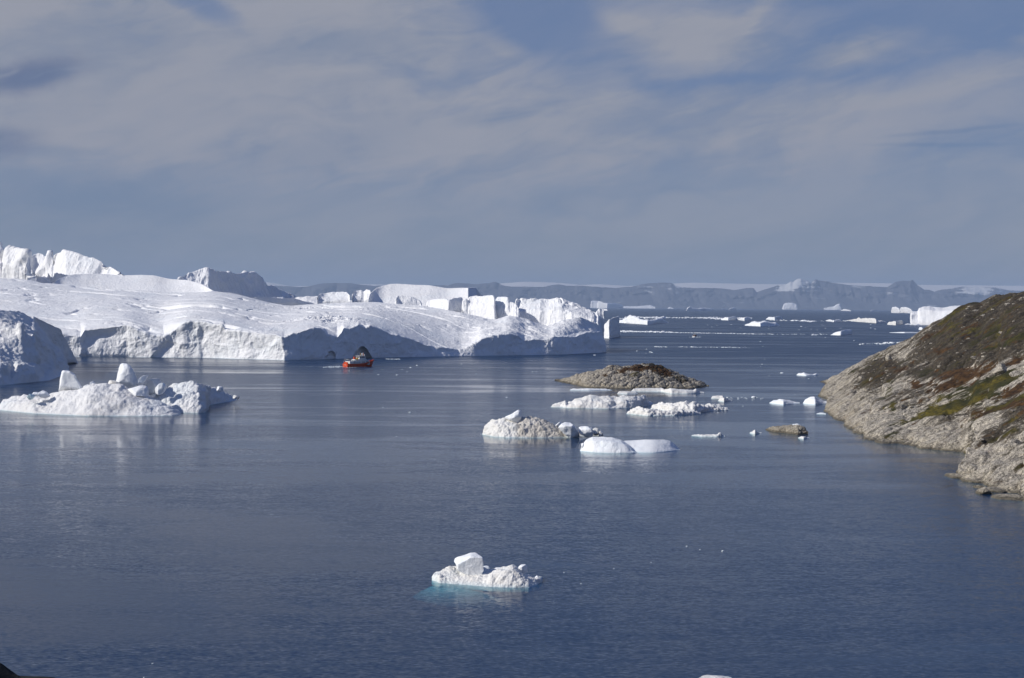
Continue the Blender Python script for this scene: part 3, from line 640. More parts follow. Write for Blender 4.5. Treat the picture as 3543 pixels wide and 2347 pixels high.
# --- two weathered bergs front left with blocks lying on them
tag(berg('iceberg', [(-6,1416),(0,1400),(11,1384),(38,1376),(82,1366),(118,1371),(171,1371),(196,1361),(266,1352),(323,1329),(371,1325),(409,1331),(475,1361),(532,1383),(582,1402),(612,1418),(628,1431)],
     base=[(-6,1419),(114,1431),(304,1440),(494,1441),(600,1439),(628,1434)], depth=26, ridge=0.55, steep=0.62, shoulder=0.45, amp=1.0, size=6, seed=70, mt='warm', rows=100, n=620, lump=0.6),
    'long low weathered white iceberg at the left, nearest the viewer of its pair', 'iceberg', 'weathered icebergs at the left')
tag(berg('iceberg', [(520,1392),(530,1376),(563,1349),(593,1336),(630,1326),(669,1323),(700,1330),(722,1342),(764,1353),(814,1378),(822,1384)],
     base=[(520,1424),(631,1429),(690,1430),(716,1426),(722,1403),(770,1394),(822,1385)], depth=26, ridge=0.45, steep=0.6, shoulder=0.45, amp=1.0, size=5, seed=75, mt='warm', rows=95, n=420, lump=1.0),
    'weathered iceberg with a knobbly left flank and dark right slope, ending in a low point', 'iceberg', 'weathered icebergs at the left')
dT = wd(300, 1438)
GB = 'loose ice blocks on the left icebergs'
for nm, poly, dd, th, mt_, lb, kw in [
    ('ice_fin', [(203,1362),(206,1330),(209,1310),(215,1287),(220,1283),(241,1285),(260,1297),(268,1314),(281,1336),(286,1350),(250,1362)], 17, 5, 'clean', 'tall square topped ice fin standing on the left iceberg', dict(p=4.5, yaw=-.35, cuts=3)),
    ('ice_fin', [(396,1336),(404,1312),(409,1290),(416,1266),(424,1258),(440,1259),(452,1268),(466,1296),(478,1318),(476,1338),(430,1345)], 20, 7, 'clean', 'shark fin shaped ice spire behind the crest of the left iceberg', dict(p=2.6, yaw=-.3, cuts=3)),
    ('ice_block', [(468,1330),(478,1312),(496,1300),(512,1298),(505,1314),(494,1330),(480,1340)], 19, 4, 'clean', 'slanting ice slab just right of the fin shaped spire', {}),
    ('ice_block', [(494,1335),(500,1325),(516,1314),(535,1309),(550,1312),(556,1325),(556,1350),(545,1364),(515,1366),(498,1355)], 22, 6, 'warm', 'big rounded ice boulder between the two left icebergs', {}),
    ('ice_block', [(532,1362),(540,1342),(552,1328),(564,1326),(574,1338),(570,1352),(556,1366)], 17, 4, 'clean', 'small white egg shaped ice block right of the rounded boulder', {}),
    ('ice_block', [(440,1348),(460,1342),(485,1333),(505,1336),(511,1352),(510,1378),(480,1378),(450,1366)], 11, 6, 'clean', 'white ice block in front of the fin shaped spire', {}),
    ('ice_block', [(114,1372),(114,1358),(132,1357),(134,1372)], 11, 3, 'clean', 'squarish white ice block at the low left end', dict(p=4)),
    ('ice_block', [(133,1373),(136,1358),(146,1352),(158,1357),(173,1371),(160,1378)], 11.5, 4, 'clean', 'rounded white ice block right beside the squarish one', {}),
    ('ice_block', [(95,1364),(112,1363),(117,1374),(110,1383),(96,1386)], 9, 3, 'blueice', 'pale blue ice block on the low left iceberg', {}),
    ('ice_block', [(286,1344),(292,1335),(304,1330),(309,1338),(300,1344)], 13, 2.5, 'clean', 'lower of two small ice lumps on the left crest', {}),
    ('ice_block', [(309,1336),(314,1322),(321,1319),(328,1328),(326,1336)], 13, 2.5, 'clean', 'upper of two small ice lumps on the left crest', {}),
    ('ice_block', [(749,1350),(753,1338),(760,1335),(771,1341),(771,1354),(760,1356)], 60, 3, 'clean', 'white ice lump on the dark right slope of the knobbly iceberg', {}),
    ('ice_block', [(806,1378),(808,1366),(820,1370),(828,1374),(824,1382)], 88, 3, 'dirty', 'gritty brown ice lump at the low right point', {}),
    ('ice_block', [(371,1334),(378,1316),(392,1318),(408,1322),(420,1332),(410,1340),(385,1338)], 17, 4, 'dirty', 'brownish ice lump at the foot of the fin shaped spire', {})]:
    d0 = dT if dd < 40 else wd(700, 1428); tag(chunk(nm, poly, d0 + (dd if dd < 40 else dd - 50), th, mt_, seed=len(poly) * 7 + int(poly[0][0]), **kw), 'white ' + lb if False else lb, 'ice block', GB)

# --- dirty iceberg in the centre right and the smooth white one in front of it
tag(berg('iceberg', [(1669,1503),(1672,1490),(1677,1480),(1688,1466),(1700,1456),(1719,1450),(1746,1449),(1780,1452),(1805,1442),(1833,1440),(1873,1451),(1900,1458),(1921,1472),(1945,1488),(1990,1498),(2030,1500),(2075,1494),(2088,1505)],
     base=[(1669,1504),(1710,1512),(1760,1515),(1880,1516),(1970,1514),(2040,1511),(2088,1509)], depth=15, ridge=0.5, steep=0.7, shoulder=0.4, amp=0.6, size=3, seed=80, mt='dirty', rows=80, n=480, lump=0.8, grime=[(1670,-1.2),(1745,-.6),(1800,.6),(1930,1.1),(2085,1.0)]),
    'dirty grey brown iceberg with a pale rounded left end', 'iceberg', 'small bergs in the bay')
dD = wd(1850, 1516); GD = 'ice blocks on the dirty iceberg'
for poly, dd, th, mt_, lb in [
    ([(1746,1446),(1752,1441),(1770,1434),(1784,1424),(1793,1420),(1801,1424),(1806,1440),(1803,1455),(1792,1466),(1775,1458)], 6, 4.0, 'clean', 'seal shaped white ice block perched on the dirty iceberg'),
    ([(1932,1480),(1945,1466),(1960,1462),(1974,1463),(1990,1478),(2002,1495),(2006,1514),(1972,1516),(1952,1500)], 1.8, 5, 'clean', 'tall clean white ice hump sunk in the dirty iceberg'),
    ([(1996,1482),(2008,1476),(2026,1475),(2048,1482),(2058,1498),(2052,1513),(2022,1512),(2004,1498)], 2.2, 5, 'clean', 'lower white ice hump near the right end of the dirty iceberg'),
    ([(1921,1473),(1932,1463),(1940,1460),(1944,1466),(1936,1478)], 8, 2, 'clean', 'thin white ice shard behind the tall clean hump'),
    ([(2050,1486),(2060,1481),(2071,1484),(2076,1500),(2066,1509),(2054,1505)], 5, 3, 'dirty', 'brown ice lump beside the lower white hump'),
    ([(2070,1498),(2078,1491),(2086,1498),(2088,1509),(2074,1511)], 4, 2.5, 'grit', 'grey ice block at the very right tip of the dirty iceberg')]:
    tag(chunk('ice_block', poly, dD + dd, th, mt_, seed=int(poly[0][0]), amp=0.05, facet=0.02), lb, 'ice block', GD)
A = berg('x', [(2008,1563),(2014,1545),(2028,1521),(2050,1512),(2085,1512),(2120,1514),(2150,1522),(2170,1534),(2195,1552),(2219,1566)], base=[(2008,1561),(2050,1566),(2110,1569),(2180,1569),(2219,1566)], depth=12, ridge=0.55, steep=0.78, shoulder=0.32, amp=0.34, size=3, seed=90, only=True, rows=70, n=260, us=.14, ut=.03, sm=10)
B = berg('x', [(2135,1548),(2148,1526),(2170,1523),(2210,1522),(2300,1521),(2318,1526),(2335,1539),(2353,1557)], base=[(2135,1564),(2217,1567),(2262,1568),(2330,1562),(2353,1557)], depth=11, ridge=0.6, steep=0.62, shoulder=0.55, amp=0.22, size=5, seed=91, only=True, rows=60, n=260, us=.14, ut=.03, sm=10)
tag(put(None, A, B, mt='clean'), 'smooth clean white iceberg with two rounded lobes', 'iceberg', 'small bergs in the bay')
tag(chunk('ice_block', [(2009,1558),(2012,1548),(2011,1536),(2017,1533),(2022,1540),(2020,1556)], wd(2016, 1560), 1.5, 'clean', seed=3), 'small upright ice knob off the left end of the smooth berg', 'ice block')

# --- nearest floe with its big block and the blue foot under water
n = 360; bx0, bx1 = 1494, 1877
def RN(tb, dd, x0=bx0, x1=bx1):
    px = np.linspace(x0, x1, n); return P(px, np.interp(px, [a for a, b in tb], [b for a, b in tb]), dN + dd * tpn)
px = np.linspace(bx0, bx1, n); b = W(px, np.interp(px, [1494,1521,1609,1702,1765,1830,1858,1877], [2008,2018,2024,2032,2034,2033,2026,2012])); dN = b[:, 1]
un_ = np.linspace(0, 1, n); tpn = 0.16 + 0.84 * (1 - np.abs(2 * un_ - 1) ** 5) ** 0.6
r1 = RN([(1495,2000),(1502,1989),(1520,1990),(1560,1996),(1600,1998),(1640,2002),(1680,2002),(1702,1990),(1740,1978),(1774,1974),(1800,1988),(1825,2000),(1848,2003),(1877,2004)], 1.5)
r2 = RN([(1495,1998),(1502,1987),(1516,1984),(1556,1972),(1575,1978),(1610,1986),(1650,1990),(1690,1985),(1720,1972),(1750,1963),(1774,1955),(1785,1962),(1805,1980),(1825,1992),(1848,1998),(1877,2003)], 3.3)
r3 = RN([(1495,1999),(1505,1986),(1530,1975),(1556,1960),(1580,1962),(1620,1978),(1680,1980),(1730,1970),(1774,1958),(1790,1966),(1825,1992),(1848,1999),(1877,2003)], 4.6)
r4 = RN([(1495,2000),(1510,1988),(1540,1972),(1570,1962),(1620,1962),(1667,1962),(1702,1971),(1742,1967),(1774,1963),(1800,1976),(1825,1992),(1848,1999),(1877,2004)], 6.3)
bkw = b.copy(); bkw[:, 1] += 7.6 * tpn; bkw[:, 2] = 0
for q in (r1, r2, r3, r4): q[:, 2] = np.maximum(q[:, 2], 0.18)
ub = bkw.copy(); ub[:, 2] = -1.2
u0 = b.copy(); u0[:, 1] -= 0.15; u0[:, 2] = -0.5
G = smooth(loft([u0, b, r1, r2, r3, r4, bkw, ub], [4, 34, 26, 18, 20, 10, 4]), 3, 1, .6)
N = normals(G) * facing(G); d1, _ = worley(G / 0.9, 4); d3, _ = worley(G / 0.35, 6)
G = G + N * ((0.22 * fbm(G / 1.5, 5, 3) + 0.26 * (0.5 - d1) + 0.12 * (.5 - d3) + 0.05 * ridged(G / 0.5, 4, 8)) * sst(G[..., 2], -0.3, 0.35))[..., None]
nf = bpy.data.objects.new('ice_floe', None); col.objects.link(nf); nf.location = (float(b[n // 2, 0]), float(dN[n // 2] + 3.5), 0)
tag(nf, 'nearest gritty grey ice floe with a turquoise foot under the water', 'ice floe')
def child(o, p): o.parent = p; o.matrix_parent_inverse = Matrix.Translation(-p.location); return o
child(grid_obj('ice_body', G, M['grit']), nf)
m, t, out = mat('submerged_ice'); princ(t, out, t.mix(t.noise(t.new('ShaderNodeNewGeometry').outputs['Position'], 1.2, 5, 0.6), (0.66, 0.80, 0.80), (0.85, 0.88, 0.88)), 0.7, None, 0.1); M['under'] = m
q = W(np.array([1494., 1877., 1440.]), np.array([2006., 2012., 1999.])); x0_, x1_ = q[2][0], q[1][0]
th = np.linspace(0, 2 * np.pi, 200, endpoint=False); rr_ = np.linspace(0, 1, 50)[:, None]
cxn, cyn = (x0_ + x1_) / 2 - 0.2, float(dN.mean()) + 2.6
ex = (x1_ - x0_) / 2 * (1 + 0.05 * fbm(np.stack([np.cos(th) * 2, np.sin(th) * 2, 0 * th], -1), 3, 4)); ey = 4.3
V = np.stack([cxn + rr_ * (ex - 0.1) * np.cos(th), cyn + rr_ * ey * np.sin(th) - 0.0 * rr_, -0.10 - 3.2 * rr_ ** 3.2 * (0.8 + 0.2 * np.cos(th)) + 0 * th], -1)
V[..., 2] += 0.10 * fbm(V / 1.2, 4, 9)
V[..., 2] = np.minimum(V[..., 2], -0.08)
i = np.arange(49)[:, None] * 200 + np.arange(200)[None]; j = np.arange(49)[:, None] * 200 + (np.arange(200)[None] + 1) % 200
child(make_obj('submerged_foot', V.reshape(-1, 3), np.stack([i, i + 200, j + 200, j], -1).reshape(-1, 4), M['under']), nf)
dn0 = float(dN.mean())
for poly, dd, th_, mt_, lb, kw in [
    ([(1573,1946),(1586,1934),(1620,1922),(1636,1917),(1651,1917),(1660,1925),(1663,1946),(1666,1969),(1659,1985),(1630,1988),(1597,1984),(1577,1972)], 3.6, 3.2, 'clean', 'large rounded white ice block standing on the nearest floe', dict(p=4.5, amp=0.035, yaw=-0.35, m_=160, nl=90, cuts=4, facet=0.02)),
    ([(1786,1972),(1793,1962),(1804,1955),(1818,1954),(1824,1960),(1824,1980),(1812,1986),(1797,1980)], 2.8, 1.4, 'clean', 'smaller white ice block at the right end of the nearest floe', dict(p=3, amp=0.03)),
    ([(1848,2004),(1856,1990),(1862,1996),(1873,2004),(1868,2008)], 2.6, 0.6, 'clean', 'tiny pointed ice chip at the right tip of the nearest floe', {}),
    ([(1666,1966),(1676,1958),(1690,1960),(1697,1968),(1682,1974)], 6.3, 1.0, 'clean', 'small ice lump on the rear rim just right of the big block', {}),
    ([(1702,1974),(1716,1965),(1735,1964),(1744,1968),(1730,1976)], 6.3, 1.0, 'clean', 'flat ice lump on the rear rim left of the peak', {})]:
    tag(chunk('ice_block', poly, dn0 + dd, th_, mt_, seed=int(poly[0][0]), **kw), lb, 'ice block', 'ice blocks on the nearest floe')

# ------------------------------------------------------------------ floes and small bergs on the water
FL = 'ice floes in the bay'; FA = 'distant icebergs near the horizon'
def fl(lb, top, base, depth, amp=0.25, size=2.5, mt='grit', lump=0.2, grp=FL, cat='ice floe', nm='ice_floe', **kw):
    tag(berg(nm, top, base=base, depth=depth, amp=amp, size=size, mt=mt, lump=lump, seed=int(top[0][0]) % 997, **kw), lb, cat, grp)
fl('long thin low ice floe left below the rocky island', [(1972,1350),(1980,1345),(2040,1344),(2100,1346),(2118,1350)], [(1972,1351),(2040,1352),(2118,1351)], 4, .12, 2, 'clean')
fl('short white floe under the middle of the rocky island', [(2136,1362),(2142,1354),(2165,1353),(2200,1356),(2207,1362)], [(2136,1363),(2170,1364),(2207,1363)], 6, .15, 2)
fl('long white floe along the right foot of the rocky island', [(2184,1354),(2192,1345),(2240,1344),(2290,1342),(2300,1348),(2320,1343),(2360,1348),(2400,1350),(2408,1344),(2418,1354),(2436,1357)], [(2184,1355),(2290,1356),(2320,1363),(2380,1363),(2436,1361)], 9, .25, 3)
fl('broad jagged floe with a pointed left end', [(1906,1407),(1912,1400),(1925,1397),(1945,1391),(1955,1381),(1962,1392),(1990,1383),(2003,1378),(2013,1377),(2035,1372),(2045,1368),(2060,1368),(2090,1373),(2120,1373),(2135,1377),(2150,1370),(2190,1372),(2215,1372),(2230,1367),(2236,1374),(2245,1390),(2256,1400)],
   [(1906,1409),(1990,1413),(2100,1415),(2190,1413),(2256,1403)], 16, 1.1, 5, 'grit', 0.9)
fl('low floe with a square white block on its left', [(2169,1432),(2180,1422),(2193,1411),(2210,1408),(2224,1409),(2230,1418),(2260,1416),(2290,1422),(2330,1424),(2365,1417),(2380,1424),(2395,1421),(2422,1431)], [(2169,1432),(2240,1440),(2330,1439),(2422,1433)], 7, .55, 2.5, 'grit', .8)
fl('long bumpy floe behind the one with the square block', [(2254,1414),(2265,1400),(2280,1392),(2300,1393),(2330,1396),(2350,1395),(2362,1390),(2375,1392),(2385,1399),(2405,1395),(2420,1402),(2450,1398),(2480,1402),(2495,1408),(2524,1418)], [(2254,1415),(2330,1428),(2400,1431),(2450,1424),(2524,1420)], 12, .8, 3, 'grit', 1.0)
fl('small floe right of the rocky island, farther of two', [(2461,1378),(2466,1370),(2480,1368),(2500,1369),(2505,1378)], [(2461,1380),(2505,1381)], 5, .2, 2)
fl('small floe right of the rocky island, nearer of two', [(2484,1386),(2490,1379),(2505,1376),(2520,1382),(2537,1386)], [(2484,1388),(2505,1391),(2537,1387)], 4, .25, 1.5)
fl('thin flat floe with a knob, right of the smooth white berg', [(2393,1506),(2410,1503),(2440,1504),(2475,1503),(2483,1502),(2487,1496),(2493,1496),(2497,1504),(2508,1509)], [(2393,1508),(2430,1511),(2480,1512),(2508,1511)], 3, .12, 1.2)
fl('little floe left of the low rock skerry', [(2593,1498),(2602,1494),(2612,1487),(2618,1494),(2635,1497)], [(2593,1499),(2612,1503),(2635,1500)], 3.5, .2, 1)
fl('tiny floe just below the low rock skerry', [(2761,1515),(2772,1510),(2785,1511),(2802,1516)], [(2761,1516),(2780,1520),(2802,1517)], 2.6, .12, 1)
fl('flat white floe left of the headland point', [(2663,1394),(2675,1386),(2700,1381),(2725,1384),(2745,1389),(2767,1393)], [(2663,1396),(2710,1401),(2767,1397)], 9, .3, 3, 'clean')
fl('white mound of ice beside the headland point', [(2778,1396),(2788,1383),(2805,1375),(2818,1374),(2835,1382),(2850,1390),(2868,1394)], [(2778,1397),(2820,1401),(2868,1397)], 11, .4, 3, 'clean')
fl('small ice piece touching the shore behind the mound', [(2866,1397),(2875,1389),(2888,1390),(2896,1397)], [(2866,1398),(2896,1399)], 4, .2, 1.5, 'clean')
fl('sliver of ice close to the pale shore', [(2824,1432),(2838,1428),(2848,1429),(2857,1432)], [(2824,1433),(2857,1434)], 2.5, .1, 1.5, 'clean')
fl('narrow curved floe alone in open water left of the headland', [(2756,1297),(2762,1292),(2775,1291),(2781,1288),(2790,1294),(2810,1296),(2825,1292),(2829,1297)], [(2756,1299),(2790,1301),(2829,1299)], 8, .25, 3, 'clean')
for lb, top, base, dp, am, mt_ in [
    ('wedge shaped white berg rising to the right, above the headland slope', [(2874,1160),(2885,1154),(2900,1148),(2920,1143),(2945,1140),(2953,1147),(2945,1152)], [(2874,1160),(2910,1161),(2948,1156)], 25, 1.2, 'clean'),
    ('small flat floe left of the wedge shaped berg', [(2806,1159),(2815,1156),(2826,1159)], [(2806,1161),(2826,1161)], 8, .3, 'clean'),
    ('large tabular berg with a pale vertical cliff behind the headland', [(3153,1084),(3162,1081),(3176,1081),(3182,1068),(3196,1064),(3215,1063),(3235,1069),(3262,1070),(3290,1066),(3318,1063),(3400,1061),(3440,1075)], [(3153,1124),(3300,1125.8),(3440,1127.5)], 190, 5, 'berg'),
    ('rounded twin topped berg left of the large tabular one, left half', [(3084,1075),(3088,1064),(3100,1062),(3110,1068),(3113,1078)], [(3084,1083),(3113,1084)], 160, 6, 'berg'),
    ('smooth rounded berg between the twin top and the large tabular one', [(3111,1075),(3118,1064),(3135,1063),(3150,1070),(3162,1082)], [(3111,1083),(3162,1085)], 170, 6, 'berg'),
    ('dirty bumpy floe left of the large tabular berg', [(3071,1122),(3078,1114),(3100,1112),(3115,1109),(3127,1112),(3124,1120)], [(3071,1124),(3100,1126),(3126,1121)], 40, 2, 'grit'),
    ('long jagged floe with a gritty right end near the horizon', [(2930,1109),(2945,1107),(2965,1104),(2972,1099),(2980,1103),(3010,1102),(3030,1103),(3036,1110),(3050,1112),(3066,1116)], [(2930,1110),(2965,1114),(3030,1119),(3066,1118)], 60, 3, 'grit'),
    ('white floe with a low lead piece, left of the long jagged one', [(2856,1110),(2870,1106),(2880,1109),(2890,1108),(2905,1105),(2914,1112)], [(2856,1111),(2885,1115),(2914,1114)], 40, 2, 'clean'),
    ('squat block shaped berg on the horizon below the highest peak', [(2708,1067),(2713,1052),(2722,1049),(2740,1049),(2755,1053),(2759,1066)], [(2708,1070),(2759,1070)], 600, 22, 'berg'),
    ('berg on the horizon with its peak at the right', [(2851,1068),(2870,1064),(2885,1062),(2897,1055),(2904,1053),(2909,1060),(2911,1070)], [(2851,1072),(2911,1073)], 500, 20, 'berg'),
    ('low white berg right below the one with a right hand peak', [(2909,1075),(2920,1070),(2930,1071),(2944,1075)], [(2909,1076),(2944,1077)], 160, 6, 'berg'),
    ('tiny berg under the twin mountain towers', [(3011,1077),(3018,1072),(3027,1073),(3033,1077)], [(3011,1078),(3033,1078)], 150, 5, 'berg'),
    ('white cube of ice at the edge of the headland slope', [(3179,1141),(3181,1133),(3190,1133),(3194,1141)], [(3179,1142),(3194,1143)], 12, .8, 'clean'),
    ('thin bright floe in front of the large tabular berg, left one', [(3130,1123),(3140,1120),(3157,1122)], [(3130,1124),(3157,1124)], 30, .8, 'clean'),
    ('thin bright floe in front of the large tabular berg, right one', [(3162,1125),(3175,1121),(3190,1125)], [(3162,1126),(3190,1126)], 30, .8, 'clean'),
    ('long thin streak of ice reaching to the headland slope', [(3078,1151),(3120,1149),(3176,1150),(3180,1152)], [(3078,1152),(3130,1153),(3180,1153)], 10, .2, 'clean'),
    ('pale green tabular berg with a vertical face on the horizon', [(2044,1062),(2046,1042),(2060,1041),(2080,1044),(2094,1050),(2120,1049),(2140,1053),(2153,1056),(2156,1065)], [(2044,1066),(2100,1067.5),(2156,1067.5)], 700, 14, 'berg'),
    ('long dim low berg trailing right of the pale green tabular one', [(2152,1060),(2170,1060),(2200,1061),(2235,1058),(2250,1057),(2267,1062)], [(2152,1066),(2267,1067)], 600, 14, 'berg'),
    ('low floe below the pale green tabular berg', [(2068,1073),(2080,1068),(2100,1071),(2103,1074)], [(2068,1074.5),(2103,1075)], 120, 3, 'berg'),
    ('speck of a berg right of the long dim one', [(2310,1067),(2318,1062),(2329,1067)], [(2310,1068.5),(2329,1068.5)], 200, 6, 'berg'),
    ('long white berg with a sharp peak at its left end', [(2375,1074),(2380,1066),(2387,1060),(2394,1066),(2405,1068),(2440,1067),(2455,1068),(2466,1073)], [(2375,1076),(2466,1076)], 200, 8, 'berg'),
    ('tiny flat berg right of the sharp peaked one', [(2495,1069),(2500,1067),(2508,1069)], [(2495,1070.5),(2508,1070.5)], 120, 3, 'berg'),
    ('small mound shaped berg right of the tiny flat one', [(2518,1072),(2528,1067),(2540,1065),(2547,1072)], [(2518,1074),(2547,1074)], 200, 7, 'berg'),
    ('bright white hilly berg right of the leaning one', [(2138,1116),(2142,1110),(2160,1105),(2172,1095),(2180,1091),(2195,1095),(2210,1101),(2225,1108),(2250,1109),(2265,1108),(2275,1103),(2288,1102),(2298,1108),(2314,1116)], [(2138,1117),(2200,1121),(2240,1124),(2314,1118)], 70, 3, 'clean'),
    ('little white floe far right of the hilly berg, in the brash line', [(2276,1101),(2290,1096),(2297,1094),(2306,1101)], [(2276,1102),(2306,1102)], 50, 2, 'clean'),
    ('flat bit of ice in the middle of the brash line', [(2462,1102),(2470,1097),(2482,1101)], [(2462,1103),(2482,1103)], 40, 2, 'clean'),
    ('knobbly white floe at the right of the brash line', [(2496,1105),(2510,1099),(2525,1100),(2535,1096),(2547,1097),(2550,1105)], [(2496,1108),(2520,1109),(2550,1107)], 60, 3, 'clean'),
    ('dented white floe right after the knobbly one', [(2550,1106),(2570,1100),(2585,1097),(2594,1100),(2599,1108)], [(2550,1107),(2575,1111),(2599,1110)], 60, 3, 'clean'),
    ('bumpy white floe above the long crinkled one', [(2650,1104),(2660,1098),(2680,1098),(2690,1095),(2703,1095),(2709,1104)], [(2650,1106),(2680,1108),(2709,1106)], 60, 2.5, 'clean'),
    ('long crinkled white floe below the block shaped berg', [(2577,1124),(2590,1118),(2610,1114),(2625,1116),(2645,1112),(2665,1116),(2685,1116),(2696,1126)], [(2577,1127),(2630,1130),(2696,1129)], 60, 2.5, 'clean'),
    ('small square bit of ice standing on the thin white line', [(2287,1150),(2290,1146),(2299,1146),(2302,1150)], [(2287,1151),(2302,1151)], 12, .6, 'clean')]:
    fl(lb, top, base, dp, am, dp * 0.35, mt_, am * 0.6 if mt_ != 'berg' else 0, FA, 'iceberg', 'iceberg', flute=am * 0.4 if mt_ == 'berg' else 0, rows=30, steep=0.8, shoulder=0.25, taper=5, ends=0.3)
fl('pale ice floe cut off by the bottom edge of the picture', [(2413,2352),(2420,2345),(2440,2339),(2450,2338.5),(2475,2341),(2500,2343),(2530,2348),(2550,2360)], [(2413,2368),(2480,2376),(2550,2372)], 3.5, .08, 1.2, 'grit', .06, rows=60)

# small loose pieces nobody can tell apart (bits of brash scattered on the bay)
rnd = random.Random(7)
def bit(x, y, s, lb, grp, k=0):
    p = W(np.array([float(x)]), np.array([float(y)]))[0]; q = W(np.array([x + 1.0]), np.array([float(y)]))[0]
    r = abs(q[0] - p[0]) * s * 0.5
    o = lump_rock('ice_fragment', (0, 0, 0), r, r * 0.8, r * 0.55, 'clean', int(x + y), None, 12, attrs=False)
    o.location = (float(p[0]), float(p[1]), 0.02); tag(o, lb, 'ice fragment', grp)
for x, y, s, lb in [(528,2297,8,'white ice fragment alone in the lower left water'), (498,2345,6,'ice fragment right at the bottom edge on the left'),
    (2377,1891,7,'leftmost and roundest of three bits right of the nearest floe'), (2422,1903,6,'middle small bit of three right of the nearest floe'), (2501,1908,10,'long rightmost bit of three right of the nearest floe'),
    (2253,1947,5,'lone faint bit halfway between the nearest floe and the three bits'), (2010,2020,5,'tiny bit beyond the right tip of the nearest floe'),(1952,1982,6,'small bit right and above the nearest floe'),
    (2124,1968,5,'faint bit right of the nearest floe, left of the lone one'),(1418,1428,9,'small bit in mid bay left of the dirty berg'),(1326,1410,6,'faint bit below the red ship on the right'),(1754,1376,8,'bit left of the broad jagged floe'),
    (2058,1230,9,'bit close under the right tip of the flat iceberg'),(1421,1273,8,'bit of ice right of the ship wake'),(1443,1266,9,'upper bit of ice between ship and island'),(2608,1376,16,'flat bit between the island floes and the headland'),
    ]:
    bit(x, y, s, lb, 'stray ice bits')
def brash(name, lb, segs, seed):
    """Lines and scatter of brash ice: too many bits to count, one object."""
    r = random.Random(seed); V, Fc = [], []
    for x0, y0, x1, y1, cnt, sz, jit in segs:
        for k in range(cnt):
            t_ = r.random(); x = x0 + (x1 - x0) * t_; y = y0 + (y1 - y0) * t_ + r.gauss(0, jit)
            p = W(np.array([x]), np.array([y]))[0]; mpp = p[1] / F; s = sz * mpp * r.uniform(0.4, 1.3)
            if r.random() < .08: s *= 1.8
            m_ = 7; o = len(V); a0 = r.random() * 6
            for rr, zz in ((1.0, -0.1), (0.85, 0.28), (0.35, 0.5)):
                for j in range(m_):
                    a = a0 + j * 2 * math.pi / m_; q = s * rr * (0.8 + 0.4 * r.random())
                    V.append((p[0] + 1.3 * q * math.cos(a), p[1] + q * 1.6 * math.sin(a), s * zz * (0.7 + 0.6 * r.random())))
            for L in (0, 1):
                for j in range(m_):
                    Fc.append((o + L * m_ + j, o + L * m_ + (j + 1) % m_, o + (L + 1) * m_ + (j + 1) % m_, o + (L + 1) * m_ + j))
            for j in (0, 2, 4): Fc.append((o + 14, o + 14 + j // 1 + 1 if j < 6 else 0, o + 14 + (j + 2) % m_, o + 14))
    V = np.array(V); Fc = [f for f in Fc if len(set(f)) == 4]
    tag(make_obj(name, V, np.array(Fc), M['clean'], None, False), lb, 'brash ice', None, 'stuff')
brash('brash_ice', 'broken line of white brash ice across the far water', [(2200,1099,2600,1102,200,3.2,0.9),(2140,1104,2210,1098,40,3.0,1.0),(2230,1101,2300,1101,50,4,1.2),(2440,1101,2500,1104,50,4,1.2),(2735,1110,2830,1113,36,4,.8),(2640,1108,2760,1111,20,3,1),(2830,1112,2960,1112,18,3,1)], 1)
brash('brash_ice', 'thin straight white line of brash ice behind the small boat', [(2142,1147,2330,1151,420,3.0,0.45),(2300,1151,2640,1157,300,2.0,0.35),(2640,1157,2860,1158,50,2.0,0.6),(2150,1149,2240,1149,80,3,.6)], 2)
brash('brash_ice', 'dotted line of brash bits between the small boat and the island', [(2270,1201,2310,1201.5,40,2.2,0.3),(2330,1201,2600,1204,50,2.6,0.5),(2390,1201,2400,1202,12,2.5,.3),(2200,1210,2270,1218,6,3,5)], 3)
brash('brash_ice', 'loose brash scattered over the bay and along the far floes', [(2500,1380,2600,1376,14,2.2,2),(2560,1375,2640,1383,8,2.4,3),(2300,1450,2700,1440,10,1.6,14),(1300,1290,1900,1270,14,2.2,10),(2400,1125,3050,1135,24,1.9,7),(2500,1175,3100,1190,12,1.8,14),(2970,1192,3130,1187,26,3.0,1.5),(3035,1190,3130,1186,16,5,1.0),(1335,1243,1385,1244,60,1.6,.4),(600,1500,1600,1480,8,1.4,30),(2600,1255,2800,1365,8,2.2,30),(1650,1500,1680,1505,3,2,2)], 4)

# ------------------------------------------------------------------ rocky island, skerry, headland
def veg_attr(G, px, py, vs, rs, ds):
    def el(L):
        r = np.zeros(px.shape)
        for cx, cy, rx, ry, rot, k in L:
            c, s = math.cos(math.radians(rot)), math.sin(math.radians(rot)); dx, dy = px - cx, py - cy
            a, b = (dx * c + dy * s) / rx, (dy * c - dx * s) / ry; r = np.maximum(r, k * np.exp(-(a * a + b * b) * 1.1))
        return r
    n = fbm(G / 9.0, 5, 5); n2 = fbm(G / 3.0, 4, 8)
    D_ = np.clip(el(ds) + 0.3 * n, 0, 1); n3 = fbm(G / 5.0 + 40, 4, 18)
    return {'veg': np.clip(np.maximum(el(vs) * 1.05, 0.32 * D_) + 0.5 * n + 0.25 * n3, 0, 1), 'rust': np.clip(np.maximum(el(rs) * 1.05, 0.27 * D_) + 0.5 * n2, 0, 1), 'dark': D_}
